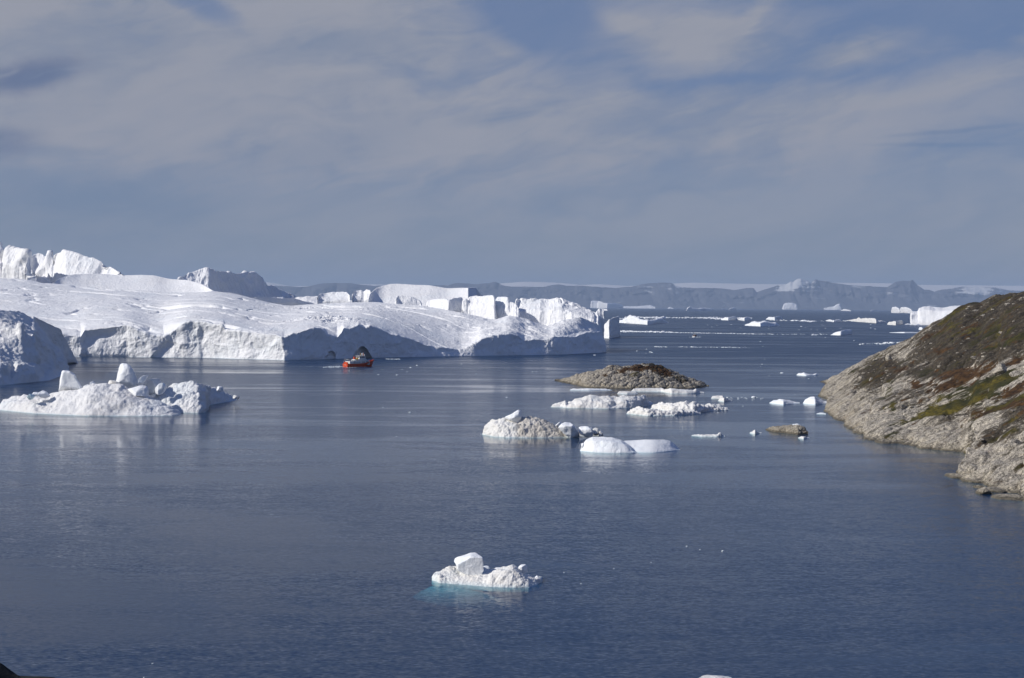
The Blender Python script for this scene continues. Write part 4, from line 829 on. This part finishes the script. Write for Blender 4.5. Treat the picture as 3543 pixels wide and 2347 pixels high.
# headland
n = 1200
SH = [(2858,1330),(2850,1348),(2829,1371),(2862,1384),(2890,1385),(2884,1398),(2845,1418),(2866,1432),(2890,1453),(2918,1460),(2925,1478),(2960,1499),(3000,1506),(2978,1519),(3048,1536),(3118,1541),(3146,1543),(3188,1552),(3258,1560),(3329,1566),(3346,1581),(3409,1587),(3395,1606),(3380,1625),(3350,1642),(3311,1655),(3346,1667),(3399,1675),(3437,1692),(3487,1709),(3530,1715),(3505,1727),(3543,1738),(3620,1765),(3720,1800),(3900,1860),(4200,1960),(5000,2250),(6000,2700),(7200,3300)]
SK2 = [(2862,1327),(2908,1297),(2946,1276),(2978,1251),(2996,1240),(3031,1226),(3074,1205),(3127,1183),(3159,1166),(3199,1137),(3241,1112),(3270,1100),(3313,1066),(3352,1050),(3394,1045),(3448,1027),(3505,1013),(3543,1009),(3650,985),(3800,965),(3950,950),(4200,940),(5000,900),(6000,850),(7200,800)]
def resample(pts, n, pw=1.0):
    p = np.array(pts, float); L = np.r_[0, np.cumsum(np.hypot(*np.diff(p, axis=0).T))]; L /= L[-1]
    u = np.linspace(0, 1, n) ** pw; return np.interp(u, L, p[:, 0]), np.interp(u, L, p[:, 1])
sx, sy = resample(SH, n, 1.6); kx, ky = resample(SK2, n, 1.6)
shp = W(sx, sy); dS = shp[:, 1]
uu = np.linspace(0, 1, n)
dK = np.interp(kx, [2862, 2950, 3100, 3300, 3543, 4200, 7200], [float(dS[0]) + 3, 610, 575, 540, 490, 400, 300])
crest = P(kx, ky, dK); crest[:, 2] = np.maximum(crest[:, 2], 0.1)
rs_ = [shp]
for tt, zf in ((0.12, 0.17), (0.3, 0.38), (0.5, 0.60), (0.72, 0.81), (0.9, 0.955)):
    q = shp * (1 - tt) + crest * tt; q[:, 2] = crest[:, 2] * zf; rs_.append(q)
rs_.append(crest)
b1 = crest.copy(); b1[:, 1] += 15 + 110 * uu; b1[:, 0] += 60 * uu; b1[:, 2] *= 0.88
b2 = crest.copy(); b2[:, 1] += 50 + 380 * uu; b2[:, 0] += 240 * uu; b2[:, 2] = -3
u0 = shp.copy(); u0[:, 2] = -4; u0[:, 1] -= 4; u0[:, 0] -= 3
G = cap(smooth(loft([u0] + rs_ + [b1, b2], [5, 60, 80, 80, 70, 50, 24, 20, 20]), 6, 1, 0.5))
N = normals(G) * facing(G)
ca, sa = math.cos(math.radians(30)), math.sin(math.radians(30))
def strat(G, a, b, c):
    return np.stack([G @ np.array(FA_) / a, G @ np.array(FB_) / b, G @ np.array(FC_) / c], -1)
d1, d2 = worley(strat(G, 34, 8, 9) + 0.3 * fbm(G / 8, 3, 3)[..., None], 9); e1, e2 = worley(strat(G, 13, 3.0, 3.5) + 0.3 * fbm(G / 3, 3, 5)[..., None], 19)
dsp = 3.0 * (0.5 - d1) + 1.15 * (0.5 - e1) - 1.4 * sst(0.12 - (d2 - d1), 0, .12) - 0.8 * sst(0.12 - (e2 - e1), 0, .12) + 1.6 * fbm(G / 16, 4, 31) + 0.35 * ridged(strat(G, 14, 2.6, 2.6), 4, 35)
pxg, pyg = proj(G)
at = veg_attr(G, pxg, pyg,
    [(4300,1300,700,60,-20,.8),(5200,1500,900,120,-25,.8),(3420,1330,190,34,-20,1.0),(3300,1400,200,24,-18,1.0),(3200,1440,110,16,-14,.9),(3500,1400,160,24,-20,.9),(3075,1350,26,55,20,.75),(3480,1500,90,16,-20,.6),(3320,1335,50,22,-20,.8),(3500,1180,90,14,-22,.6),(3090,1415,16,35,0,.6)],
    [(3330,1290,120,30,-12,.95),(3280,1330,80,20,-10,.8),(3120,1280,50,16,0,.65),(3170,1330,30,18,0,.7),(3500,1350,140,20,-20,.75),(3450,1420,170,18,-16,.75),(3520,1250,90,24,-22,.8),(3270,1210,60,14,-15,.6),(3370,1130,60,10,-15,.5),(3200,1165,40,10,-20,.5),(3240,1240,60,14,0,.5),(3120,1375,20,30,0,.4)],
    [(4700,1150,1300,330,-20,1.0),(6300,1500,900,500,0,.9),(3400,1150,420,190,-22,1.0),(3050,1290,150,75,-30,.95),(3150,1370,170,70,-15,.62),(3450,1500,150,60,-15,.75),(3543,1420,150,90,0,.8),(3300,1440,220,40,-15,.6)])
soft = np.clip(1.2 - np.maximum(at['veg'], at['rust']), 0.2, 1)
G = G + N * (dsp * 0.62 * soft * sst(G[..., 2], -3, 3.0))[..., None]
tag(grid_obj('headland', G, M['rock'], attrs=at), kind='structure')
HP = np.array([G.reshape(-1, 3)])[0]; HPX, HPY = pxg.ravel(), pyg.ravel()
ids = np.arange(0, len(HP), 1); front = (np.repeat(np.arange(G.shape[0]), G.shape[1]) < 350)
def on_head(x, y):
    k = np.argmin(((HPX - x) ** 2 + (HPY - y) ** 2) + (~front) * 1e9); return HP[k]
for x, y, w_, h_, lb, mt_ in [(3462,1278,56,40,'big pale squarish boulder on the green slope','rock'),(3512,1285,44,26,'lower pale boulder right behind the squarish one','rock'),(3364,1625,40,30,'angular pale boulder by the water at the inlet','rock'),
    (3455,1610,60,42,'large tilted rock block above the inlet','rock'),(3404,1700,52,34,'rounded rock standing in the water at lower right','rock'),(3510,1535,40,40,'dark fractured outcrop near the right edge','rock'),
    (3040,1232,26,16,'small pale boulder on the upper left slope of the headland','rock'),(3013,1310,16,14,'little pale stone low on the headland slope','rock'),(3160,1165,18,10,'pale stone on the headland skyline','rock'),(3076,1240,22,24,'upright pale stone below the headland skyline','rock'),(3354,1056,14,8,'stone on the headland skyline near its step','rock')]:
    p = on_head(x, y + h_ * 0.3) if (x, y) != (3404, 1700) else W(np.array([float(x)]), np.array([y + 8.0]))[0]
    mpp = p[1] / F; o = lump_rock('boulder', (0, 0, 0), w_ * mpp * 0.55, w_ * mpp * 0.5, h_ * mpp * 0.6, mt_, int(x), None, 30)
    o.location = (float(p[0]), float(p[1]), float(p[2]) + h_ * mpp * 0.12); tag(o, lb, 'boulder', 'boulders on the headland')
for x, y, w_, h_, lb in [(3322,1656,74,15,'low pale rock slab at the leftmost point of the lower shore'),(3372,1670,80,13,'flat pale slab just right of the leftmost shore slab'),(3345,1640,46,18,'wedge shaped slab behind the leftmost shore slab'),
    (3452,1704,70,15,'low slab right of the rounded rock in the water'),(3505,1731,90,15,'long pale slab at the waterline near the right edge'),(3392,1690,40,10,'small wet slab above the rounded rock in the water')]:
    p = W(np.array([float(x)]), np.array([float(y)]))[0]; mpp = p[1] / F
    o = lump_rock('boulder', (0, 0, 0), w_ * mpp * 0.55, w_ * mpp * 0.75, h_ * mpp * 0.9, 'rock', x + 5, None, 26, planes=13)
    o.location = (float(p[0]), float(p[1]) + w_ * mpp * 0.5, 0.0); o.rotation_euler = (0, math.radians(-4), math.radians(18)); tag(o, lb, 'boulder', 'flat boulders along the lower shore')
# scattered stones over the slope: countless rubble
rs = np.random.RandomState(4); VV, FF, off = [], [], 0
idx = np.where(front & (HP[:, 2] > 6) & (HPX < 3700))[0]; pick = rs.choice(idx[(at['veg'].ravel()[idx] < .3) & (at['rust'].ravel()[idx] < .3)], 420, replace=False)
for k in pick:
    p = HP[k]; s = rs.uniform(0.18, 0.6) * (1 if rs.rand() < .92 else 2.0); m_ = 7
    ph = np.array([-0.6, 0.1, 0.8])[:, None]; th = np.linspace(0, 2 * np.pi, m_, endpoint=False)[None] + rs.rand() * 6
    D = np.stack([np.cos(ph) * np.cos(th), np.cos(ph) * np.sin(th), np.sin(ph) * 0.7 + 0 * th], -1) * rs.uniform(0.75, 1.2, (3, m_, 1)) * s * np.array([1.3, 1, .9])
    VV.append(D.reshape(-1, 3) + p); i = np.arange(2)[:, None] * m_ + np.arange(m_)[None]; j = np.arange(2)[:, None] * m_ + (np.arange(m_)[None] + 1) % m_
    FF.append(np.stack([i, j, j + m_, i + m_], -1).reshape(-1, 4) + off)
    FF.append(np.array([[14, 15, 16, 17], [14, 17, 18, 20], [18, 19, 20, 18]])[:2] + off); off += 3 * m_
VV = np.concatenate(VV); tag(make_obj('rubble', VV, np.concatenate(FF), M['rock'], None, False, {'veg': np.zeros(len(VV)), 'rust': np.zeros(len(VV)), 'dark': rs.uniform(0, .35, len(VV))}),
    'pale loose stones strewn over the headland slope', 'rubble', None, 'stuff')
# island
def island(name, top, base, depth, lb, veg, rust, dark, amp, size, seed, rows=90, **kw):
    G = berg('x', top, base=base, depth=depth, amp=amp * .4, size=size * 2, seed=seed, only=True, rows=rows, **kw)
    N = normals(G) * facing(G)
    d1, d2 = worley(strat(G, size * 1.6, size * .8, size * .8) + 0.3 * fbm(G / size, 3, 3)[..., None], seed); e1, e2 = worley(strat(G, size * .5, size * .3, size * .3), seed + 9)
    ds = amp * (1.6 * (0.5 - d1) + 0.7 * (0.5 - e1) - 0.9 * sst(0.1 - (d2 - d1), 0, .1) - 0.4 * sst(.1 - (e2 - e1), 0, .1) + 0.5 * fbm(G / size, 4, seed))
    px, py = proj(G); G = G + N * (ds * sst(G[..., 2], -0.5, 1.2))[..., None]
    tag(grid_obj(name, G, M['rock2'], attrs=veg_attr(G, px, py, veg, rust, dark)), lb, 'rocky island')
island('rocky_island', [(1920,1319),(1960,1309),(1995,1300),(2035,1288),(2075,1279),(2110,1268),(2160,1262),(2200,1259),(2260,1260),(2290,1268),(2330,1282),(2360,1300),(2380,1306),(2420,1320),(2452,1336)],
    [(1920,1319),(1950,1325),(1990,1333),(2030,1342),(2100,1346),(2200,1347),(2300,1346),(2400,1345),(2452,1338)], 60, 'bare humpbacked rock island in mid bay, brown moss on its crown',
    [], [(2200,1275,90,12,-4,1.0),(2290,1285,50,14,20,.85),(2150,1290,40,8,0,.6),(2100,1300,30,8,0,.45)], [(2280,1280,70,20,25,.9),(2350,1310,80,18,20,.6),(2250,1310,150,24,0,.45)], 0.9, 5, 5, ridge=0.5, steep=0.62, shoulder=0.42, n=620, ends=.05, taper=2.5)
island('rock_skerry', [(2648,1488),(2665,1478),(2690,1474),(2720,1473),(2745,1470),(2770,1471),(2786,1480),(2794,1493)], [(2648,1489),(2680,1496),(2720,1500),(2760,1505),(2794,1503)], 9, 'low wet rock skerry with a cap of ice',
    [], [], [(2720,1495,100,20,0,.3)], 0.35, 2, 9, ridge=0.5, steep=0.6, n=200, rows=40)
fl('little white cap of ice lying on the rock skerry', [(2735,1473),(2745,1467),(2760,1466),(2772,1473)], [(2735,1476),(2772,1477)], 1.5, .08, 1, 'clean', .05)

# ------------------------------------------------------------------ ground under the camera and the dark rock at the lower left
m, t, out = mat('shore_rock_dark'); pos = t.new('ShaderNodeNewGeometry').outputs['Position']
princ(t, out, t.mix(t.noise(pos, 0.8, 6, 0.7), (0.018, 0.020, 0.024), (0.05, 0.05, 0.045)), 0.95, t.bump(t.noise(pos, 2.0, 6, 0.7), 0.6, 0.3), 0.1); M['fg'] = m
xs = np.r_[np.linspace(-90, -12, 60), np.linspace(-11.9, -6.5, 100), np.linspace(-6.3, 90, 60)]; ys = np.r_[np.linspace(-60, 21.5, 80), np.linspace(21.6, 27, 80), np.linspace(27.3, 100, 40)]; X, Y = np.meshgrid(xs, ys)
Z = 33.3 - np.clip(Y + 2, 0, None) * 0.46 - np.clip(Y + 2, 0, None) ** 1.5 * 0.012 + 0.9 * fbm(np.stack([X / 12, Y / 12, 0 * X], -1), 5, 3) * sst(np.hypot(X, Y), 2, 12)
Z = np.minimum(Z, 33.3 - 0.0 * Y)
fgp = P(np.array([-60.]), np.array([2400.]), np.array([24.]))[0]
p60 = P(np.array([0.]), np.array([2292.]), np.array([24.]))[0]; p190 = P(np.array([190.]), np.array([2344.]), np.array([24.]))[0]; p62 = P(np.array([62.]), np.array([2343.]), np.array([24.]))[0]
hill = np.interp(X, [p60[0] - 12, p60[0] - 1.0, p60[0], p62[0], p190[0], p190[0] + 1.5], [p60[2] + 1.5, p60[2] + .5, p60[2], p62[2] + 0.03, p190[2], p190[2] - 2.0])
hill = hill - np.abs(Y - 24) * 0.55
Z = np.maximum(Z, np.where(X < p190[0] + 1.5, hill, -99) + 0.015 * fbm(np.stack([X, Y, 0 * X], -1) * 2, 4, 6)); Z = np.maximum(Z, -3)
tag(make_obj('ground', np.stack([X, Y, Z], -1).reshape(-1, 3), gfaces(200, 220), M['fg'], None, True), kind='structure')

# ------------------------------------------------------------------ boats and people on board
M['red'] = flat_mat('orange_red_paint', (0.62, 0.075, 0.018), 0.35, 0.4, 0, 0.12, 0.8)
M['white'] = flat_mat('white_paint', (0.72, 0.72, 0.70), 0.4, 0.4, 0, 0.2, 0.9)
M['deck'] = flat_mat('brown_deck', (0.16, 0.06, 0.035), 0.8, 0.2, 0, 0.3, 1.5)
M['glass'] = flat_mat('dark_window', (0.012, 0.016, 0.022), 0.12, 0.6)
M['metal'] = flat_mat('grey_metal', (0.30, 0.31, 0.32), 0.45, 0.5, 0.4)
M['yellow'] = flat_mat('yellow_paint', (0.62, 0.38, 0.03), 0.5)
M['dark'] = flat_mat('dark_rubber', (0.025, 0.025, 0.028), 0.7)
M['skin'] = flat_mat('skin', (0.45, 0.26, 0.18), 0.6)
def hull_mesh(L, B, h0, h1, name, mt, parent, rake=0.10, keel=0.6):
    ns, mr = 26, 9; V = []
    for i in range(ns):
        s = i / (ns - 1); hb = B / 2 * (0.90 + 0.10 * min(1, s * 4)) * (1 - max(0, (s - 0.52) / 0.48) ** 2.3)
        top = h0 + (h1 - h0) * max(0, (s - 0.35) / 0.65) ** 1.8
        ring = []
        for j in range(mr):
            a = j / (mr - 1); wz = -keel + (top + keel) * a
            fl_ = 0.62 + 0.38 * a ** 0.5 if s < .5 else (0.62 - (s - .5) * 0.8) + (0.38 + (s - .5) * 0.8) * a ** 0.7
            x = -L / 2 + L * s - (rake * L * max(0, (s - .6) / .4) * (1 - a))
            ring.append((x, max(hb * fl_, 0.03), wz))
        V.append([(x, -y, z) for x, y, z in ring[::-1]] + ring)
    A = np.array(V); inner = A.copy(); 
    # bulwark inside and deck
    R = A.shape[1]; out_ = A.reshape(-1, 3); f = gfaces(ns, R)
    tops = A[:, [0, -1]].copy(); ins = tops.copy(); ins[:, 0, 1] += 0.12; ins[:, 1, 1] -= 0.12; ins[:, 0, 1] = np.minimum(ins[:, 0, 1], 0); ins[:, 1, 1] = np.maximum(ins[:, 1, 1], 0)
    dk = ins.copy(); dk[:, :, 2] -= 0.8
    V2 = np.concatenate([out_, tops.reshape(-1, 3), ins.reshape(-1, 3), dk.reshape(-1, 3)]); o1 = len(out_); o2 = o1 + 2 * ns; o3 = o2 + 2 * ns
    F2 = [tuple(q) for q in f]
    for i in range(ns - 1):
        for k in (0, 1):
            a, b = o1 + 2 * i + k, o1 + 2 * i + 2 + k; c, d = o2 + 2 * i + k, o2 + 2 * i + 2 + k; e, g_ = o3 + 2 * i + k, o3 + 2 * i + 2 + k
            F2 += [(a, b, d, c), (c, d, g_, e)]
        F2.append((o3 + 2 * i, o3 + 2 * i + 1, o3 + 2 * i + 3, o3 + 2 * i + 2))
    h = R // 2
    for j in range(h): F2.append((j, j + 1, R - 2 - j, R - 1 - j))       # transom
    return make_obj(name, V2, np.array(F2), mt, parent, False)
def box(name, x0, x1, y0, y1, z0, z1, mt, parent, taper=0.0, fr=0.0, bev=0.06):
    import bmesh
    bm = bmesh.new(); vs = []
    for z, k in ((z0, 0), (z1, 1)):
        t_ = taper * k
        vs.append([bm.verts.new(p) for p in ((x0 + t_, y0 + t_, z), (x1 - t_ - fr * k, y0 + t_, z), (x1 - t_ - fr * k, y1 - t_, z), (x0 + t_, y1 - t_, z))])
    a, b = vs; bm.faces.new(a[::-1]); bm.faces.new(b)
    for i in range(4): bm.faces.new((a[i], a[(i + 1) % 4], b[(i + 1) % 4], b[i]))
    if bev: bmesh.ops.bevel(bm, geom=list(bm.edges), offset=bev, segments=2, affect='EDGES')
    me = bpy.data.meshes.new(name); bm.to_mesh(me); bm.free(); me.materials.append(mt); o = bpy.data.objects.new(name, me); col.objects.link(o); o.parent = parent; return o
def tubes(name, paths, r, mt, parent, seg=8):
    V, Fc = [], []
    for p in paths:
        p = [Vector(q) for q in p]; o = len(V)
        for i, q in enumerate(p):
            d = (p[min(i + 1, len(p) - 1)] - p[max(i - 1, 0)]).normalized(); a = d.orthogonal().normalized(); b = d.cross(a)
            for k in range(seg): V.append(tuple(q + r * (a * math.cos(2 * math.pi * k / seg) + b * math.sin(2 * math.pi * k / seg))))
        for i in range(len(p) - 1):
            for k in range(seg): Fc.append((o + i * seg + k, o + i * seg + (k + 1) % seg, o + (i + 1) * seg + (k + 1) % seg, o + (i + 1) * seg + k))
    return make_obj(name, V, np.array(Fc), mt, parent)
def ball(name, c, r, mt, parent, sz=1.0, n=14):
    ph = np.linspace(-np.pi / 2, np.pi / 2, n)[:, None]; th = np.linspace(0, 2 * np.pi, 2 * n, endpoint=False)[None]
    G = np.stack([np.cos(ph) * np.cos(th) * r, np.cos(ph) * np.sin(th) * r, np.sin(ph) * r * sz + 0 * th], -1) + np.array(c); m_ = 2 * n
    i = np.arange(n - 1)[:, None] * m_ + np.arange(m_)[None]; j = np.arange(n - 1)[:, None] * m_ + (np.arange(m_)[None] + 1) % m_
    return make_obj(name, G.reshape(-1, 3), np.stack([i, j, j + m_, i + m_], -1).reshape(-1, 4), mt, parent)
def place(root, stern_corner, theta, L, B):
    hd = np.array([math.sin(theta), math.cos(theta)]); stb = np.array([hd[1], -hd[0]])
    c = stern_corner[:2] + hd * L / 2 - stb * B / 2
    root.location = (c[0], c[1], 0); root.rotation_euler = (0, 0, math.pi / 2 - theta)
    return root
th0, L_, B_ = math.radians(50), 19.5, 5.8
ship = bpy.data.objects.new('ship', None); col.objects.link(ship)
place(ship, W(np.array([1204.]), np.array([1271.5]))[0], th0, L_, B_)
tag(ship, 'orange red excursion ship with white upper works passing the long ice cliff', 'ship')
hull_mesh(L_, B_, 1.9, 4.0, 'hull', M['red'], ship)
box('deck', -9.5, 7.0, -2.5, 2.5, 1.15, 1.25, M['deck'], ship, bev=0)
box('stern_bulwark', -9.78, -9.5, -2.4, 1.4, 1.7, 2.9, M['red'], ship, bev=.04)
cab = box('cabin', -8.2, 5.2, -2.35, 2.35, 1.2, 3.3, M['white'], ship, taper=0.06)
for x in (-5.2, -4.0, -2.8, -1.6): ball('window', (x, -2.33, 2.35), 0.24, M['glass'], cab)
for x in (0.3, 1.3): box('window', x, x + .45, -2.40, -2.28, 2.35, 2.95, M['glass'], cab, bev=0)
box('door', 3.1, 3.8, -2.40, -2.28, 1.4, 3.1, M['glass'], cab, bev=0); box('door', 4.3, 4.8, -2.40, -2.28, 1.7, 3.1, M['glass'], cab, bev=0)
mid_ = box('upper_cabin', -4.3, 3.6, -1.9, 1.9, 3.3, 4.3, M['white'], ship, taper=0.1)
wh = box('wheelhouse', -1.3, 3.0, -1.75, 1.75, 4.3, 6.1, M['white'], ship, taper=0.12, fr=0.35)
for x in (-0.8, 0.3, 1.4): box('window', x, x + .7, -1.80, -1.62, 5.1, 5.7, M['glass'], wh, bev=0)
for y in (-1.2, -0.4, 0.4): box('window', 2.66, 2.84, y, y + .6, 5.1, 5.65, M['glass'], wh, bev=0)
for y in (-1.3, 0.2): box('window', -1.36, -1.2, y, y + 1.0, 5.1, 5.7, M['glass'], wh, bev=0)
box('roof', -1.7, 2.9, -1.95, 1.95, 6.1, 6.22, M['white'], ship, bev=.03)
tubes('mast', [[(-1.4, 0, 4.3), (-1.4, 0, 12.2)], [(-1.4, 0, 8.0), (0.6, 0, 6.2)]], 0.06, M['metal'], ship)
tubes('mast', [[(2.2, 0, 6.2), (2.2, 0, 8.0)], [(2.2, -0.7, 7.4), (2.2, 0.7, 7.4)]], 0.09, M['white'], ship)
for x, y, z, r in ((0.9, -0.6, 7.2, .36), (1.9, 0.5, 6.9, .34), (2.7, -0.8, 6.6, .32)):
    d_ = ball('radar_dome', (x, y, z), r, M['white'], ship, 1.15); tubes('bracket', [[(x, y, 6.2), (x, y, z - .2)]], 0.07, M['metal'], d_)
box('crate', -3.0, -2.0, -1.6, -0.4, 4.3, 5.0, M['yellow'], ship); box('crate', -3.9, -3.2, -1.5, -0.6, 4.3, 4.8, M['deck'], ship)
for x in (-4.9, -6.0): tubes('life_raft', [[(x, -1.8, 3.65), (x, -0.7, 3.65)]], 0.34, M['white'], ship, 14)
box('funnel', -3.6, -2.4, 0.3, 1.3, 4.3, 5.7, M['red'], ship, taper=.1)
tubes('stern_gantry', [[(-9.3, -2.2, 1.2), (-8.9, -2.2, 4.4), (-8.9, 2.2, 4.4), (-9.3, 2.2, 1.2)], [(-8.9, -2.2, 4.4), (-7.9, -2.2, 3.3)], [(-8.9, 2.2, 4.4), (-7.9, 2.2, 3.3)]], 0.13, M['white'], ship)
box('winch', -9.2, -8.4, -1.0, 0.9, 1.2, 2.3, M['white'], ship)
pr = [[(x, -2.3, 3.3), (x, -2.3, 4.2)] for x in np.arange(-8, 5.3, 1.1)] + [[(-8.1, -2.3, 4.2), (5.1, -2.3, 4.2)], [(-8.1, -2.3, 3.8), (5.1, -2.3, 3.8)], [(-8.1, 2.3, 4.2), (5.1, 2.3, 4.2)], [(-8.1, -2.3, 4.2), (-8.1, 2.3, 4.2)]]
tubes('railing', pr, 0.03, M['white'], ship, 6)
tubes('bow_rail', [[(5.6, -2.0, 3.9), (8.4, -0.9, 4.7), (9.5, 0, 5.0), (8.4, 0.9, 4.7), (5.6, 2.0, 3.9)]], 0.05, M['dark'], ship)
for y in np.arange(-1.1, 1.0, .34): box('lettering', -9.86, -9.80, y, y + .2, 1.15, 1.38, M['white'], ship, bev=0)
# people: one continuous skinned body each
def person(x, y, z, yaw, mt, root, label, seed):
    rr = random.Random(seed); me = bpy.data.meshes.new('person')
    V = [(0, 0, .92), (0, 0, 1.15), (0, 0, 1.40), (0, 0, 1.50), (0.02, 0, 1.60), (0.02, 0, 1.72), (0, .10, .88), (0.03, .11, .48), (0, .12, .06), (.12, .12, .03),
         (0, -.10, .88), (0.05, -.11, .48), (0.02, -.12, .06), (.14, -.12, .03), (0, .19, 1.40), (.05, .25, 1.13), (.22, .22, 1.02 + .1 * rr.random()), (0, -.19, 1.40), (.05, -.25, 1.13), (.24, -.2, 1.05)]
    E = [(0, 1), (1, 2), (2, 3), (3, 4), (4, 5), (0, 6), (6, 7), (7, 8), (8, 9), (0, 10), (10, 11), (11, 12), (12, 13), (2, 14), (14, 15), (15, 16), (2, 17), (17, 18), (18, 19)]
    R = [.15, .15, .16, .065, .10, .09, .10, .07, .05, .045, .10, .07, .05, .045, .075, .055, .04, .075, .055, .04]
    me.from_pydata(V, E, []); o = bpy.data.objects.new('person', me); col.objects.link(o)
    mo = o.modifiers.new('skin', 'SKIN')
    for i, r in enumerate(R): me.skin_vertices[0].data[i].radius = (r, r); me.skin_vertices[0].data[i].use_root = i == 0
    ss = o.modifiers.new('sub', 'SUBSURF'); ss.levels = 1; ss.render_levels = 1
    me.materials.append(mt)
    c = Matrix.Translation(root.location) @ root.rotation_euler.to_matrix().to_4x4() @ Vector((x, y, z))
    o.location = c; o.rotation_euler = (0, 0, root.rotation_euler.z + yaw); tag(o, label, 'person', 'people on the red ship')
for x, y, z, yw, mt, lb in [(-2.6, -1.9, 3.3, -1.5, 'yellow', 'person in a yellow jacket at the starboard rail of the red ship'), (-6.6, -1.2, 3.3, 2.0, 'deck', 'person in a dark red jacket on the aft deck of the red ship'),
    (-7.3, 0.6, 3.3, -2.0, 'dark', 'person in dark clothes at the aft rail of the red ship'), (-0.3, -1.1, 6.22, -1.5, 'yellow', 'person in yellow on the wheelhouse roof of the red ship'),
    (1.6, -1.3, 6.22, -1.2, 'red', 'person in an orange red jacket on the wheelhouse roof'), (6.6, -0.9, 2.2, -0.5, 'dark', 'person in dark clothes on the bow of the red ship')]:
    person(x, y, z, yw, M[mt], ship, lb, int(x * 10))
# small boat far out
sb = bpy.data.objects.new('fishing_boat', None); col.objects.link(sb)
place(sb, W(np.array([2404.]), np.array([1168.]))[0], math.radians(28), 9.5, 3.6)
tag(sb, 'tiny white fishing boat with a dark cabin far out by the line of ice', 'boat')
hull_mesh(9.5, 3.6, 1.5, 2.5, 'hull', M['white'], sb, keel=.4)
c_ = box('cabin', -1.2, 2.6, -1.3, 1.3, 0.7, 3.2, M['deck'], sb, taper=.08); box('window', -1.28, -1.1, -.9, .9, 2.2, 2.8, M['glass'], c_, bev=0)
for x in (-0.6, 0.8): box('window', x, x + .9, -1.36, -1.24, 2.2, 2.8, M['glass'], c_, bev=0)
box('roof', -1.8, 2.8, -1.5, 1.5, 3.2, 3.35, M['white'], sb, bev=.03); tubes('mast', [[(0, 0, 3.3), (0, 0, 6.4)], [(0, -.8, 5.2), (0, .8, 5.2)]], 0.09, M['metal'], sb)
tubes('boom', [[(-1.5, 0, 3.3), (-4.2, 0, 5.2)], [(-4.4, -1.3, 1.2), (-4.4, -1.3, 3.6), (-4.4, 1.3, 3.6), (-4.4, 1.3, 1.2)]], 0.12, M['white'], sb)
ball('radar_dome', (1.2, 0, 3.9), .42, M['white'], sb); box('fish_bin', -4.0, -2.2, -1.0, 1.0, 0.8, 1.9, M['deck'], sb)
# wakes
brash('wake_foam', 'white foam of the wake behind the red ship', [(1120,1271,1176,1268,90,1.3,1.0),(1000,1269,1176,1269,60,.9,.5),(1176,1269,1204,1272,50,1.0,.4),(1204,1272,1270,1270,60,.9,.35),(1140,1273,1180,1270,30,1.5,.9)], 8)
brash('wake_foam', 'short white foam streak beside the small fishing boat', [(2400,1168,2428,1166.5,60,.9,.25),(2385,1168,2404,1168,24,.8,.2)], 9)

# ------------------------------------------------------------------ haze: one even volume of sea air
m = bpy.data.materials.new('haze_air'); m.use_nodes = True; t = NT(m.node_tree); t.n.clear()
out = t.new('ShaderNodeOutputMaterial'); v = t.new('ShaderNodeVolumePrincipled')
v.inputs['Color'].default_value = (0.54, 0.71, 1.0, 1); v.inputs['Density'].default_value = 2.7e-5; v.inputs['Anisotropy'].default_value = 0.0
t.l.new(v.outputs[0], out.inputs['Volume'])
x, y0, y1, z0, z1 = XM + 500, Y0 - 500, Y1 + 500, -12.0, 1010.0
V = [(-x, y0, z0), (x, y0, z0), (x, y1, z0), (-x, y1, z0), (-x, y0, z1), (x, y0, z1), (x, y1, z1), (-x, y1, z1)]
Fc = [(0, 3, 2, 1), (4, 5, 6, 7), (0, 1, 5, 4), (1, 2, 6, 5), (2, 3, 7, 6), (3, 0, 4, 7)]
tag(make_obj('haze', V, Fc, m, None, False), kind='stuff')
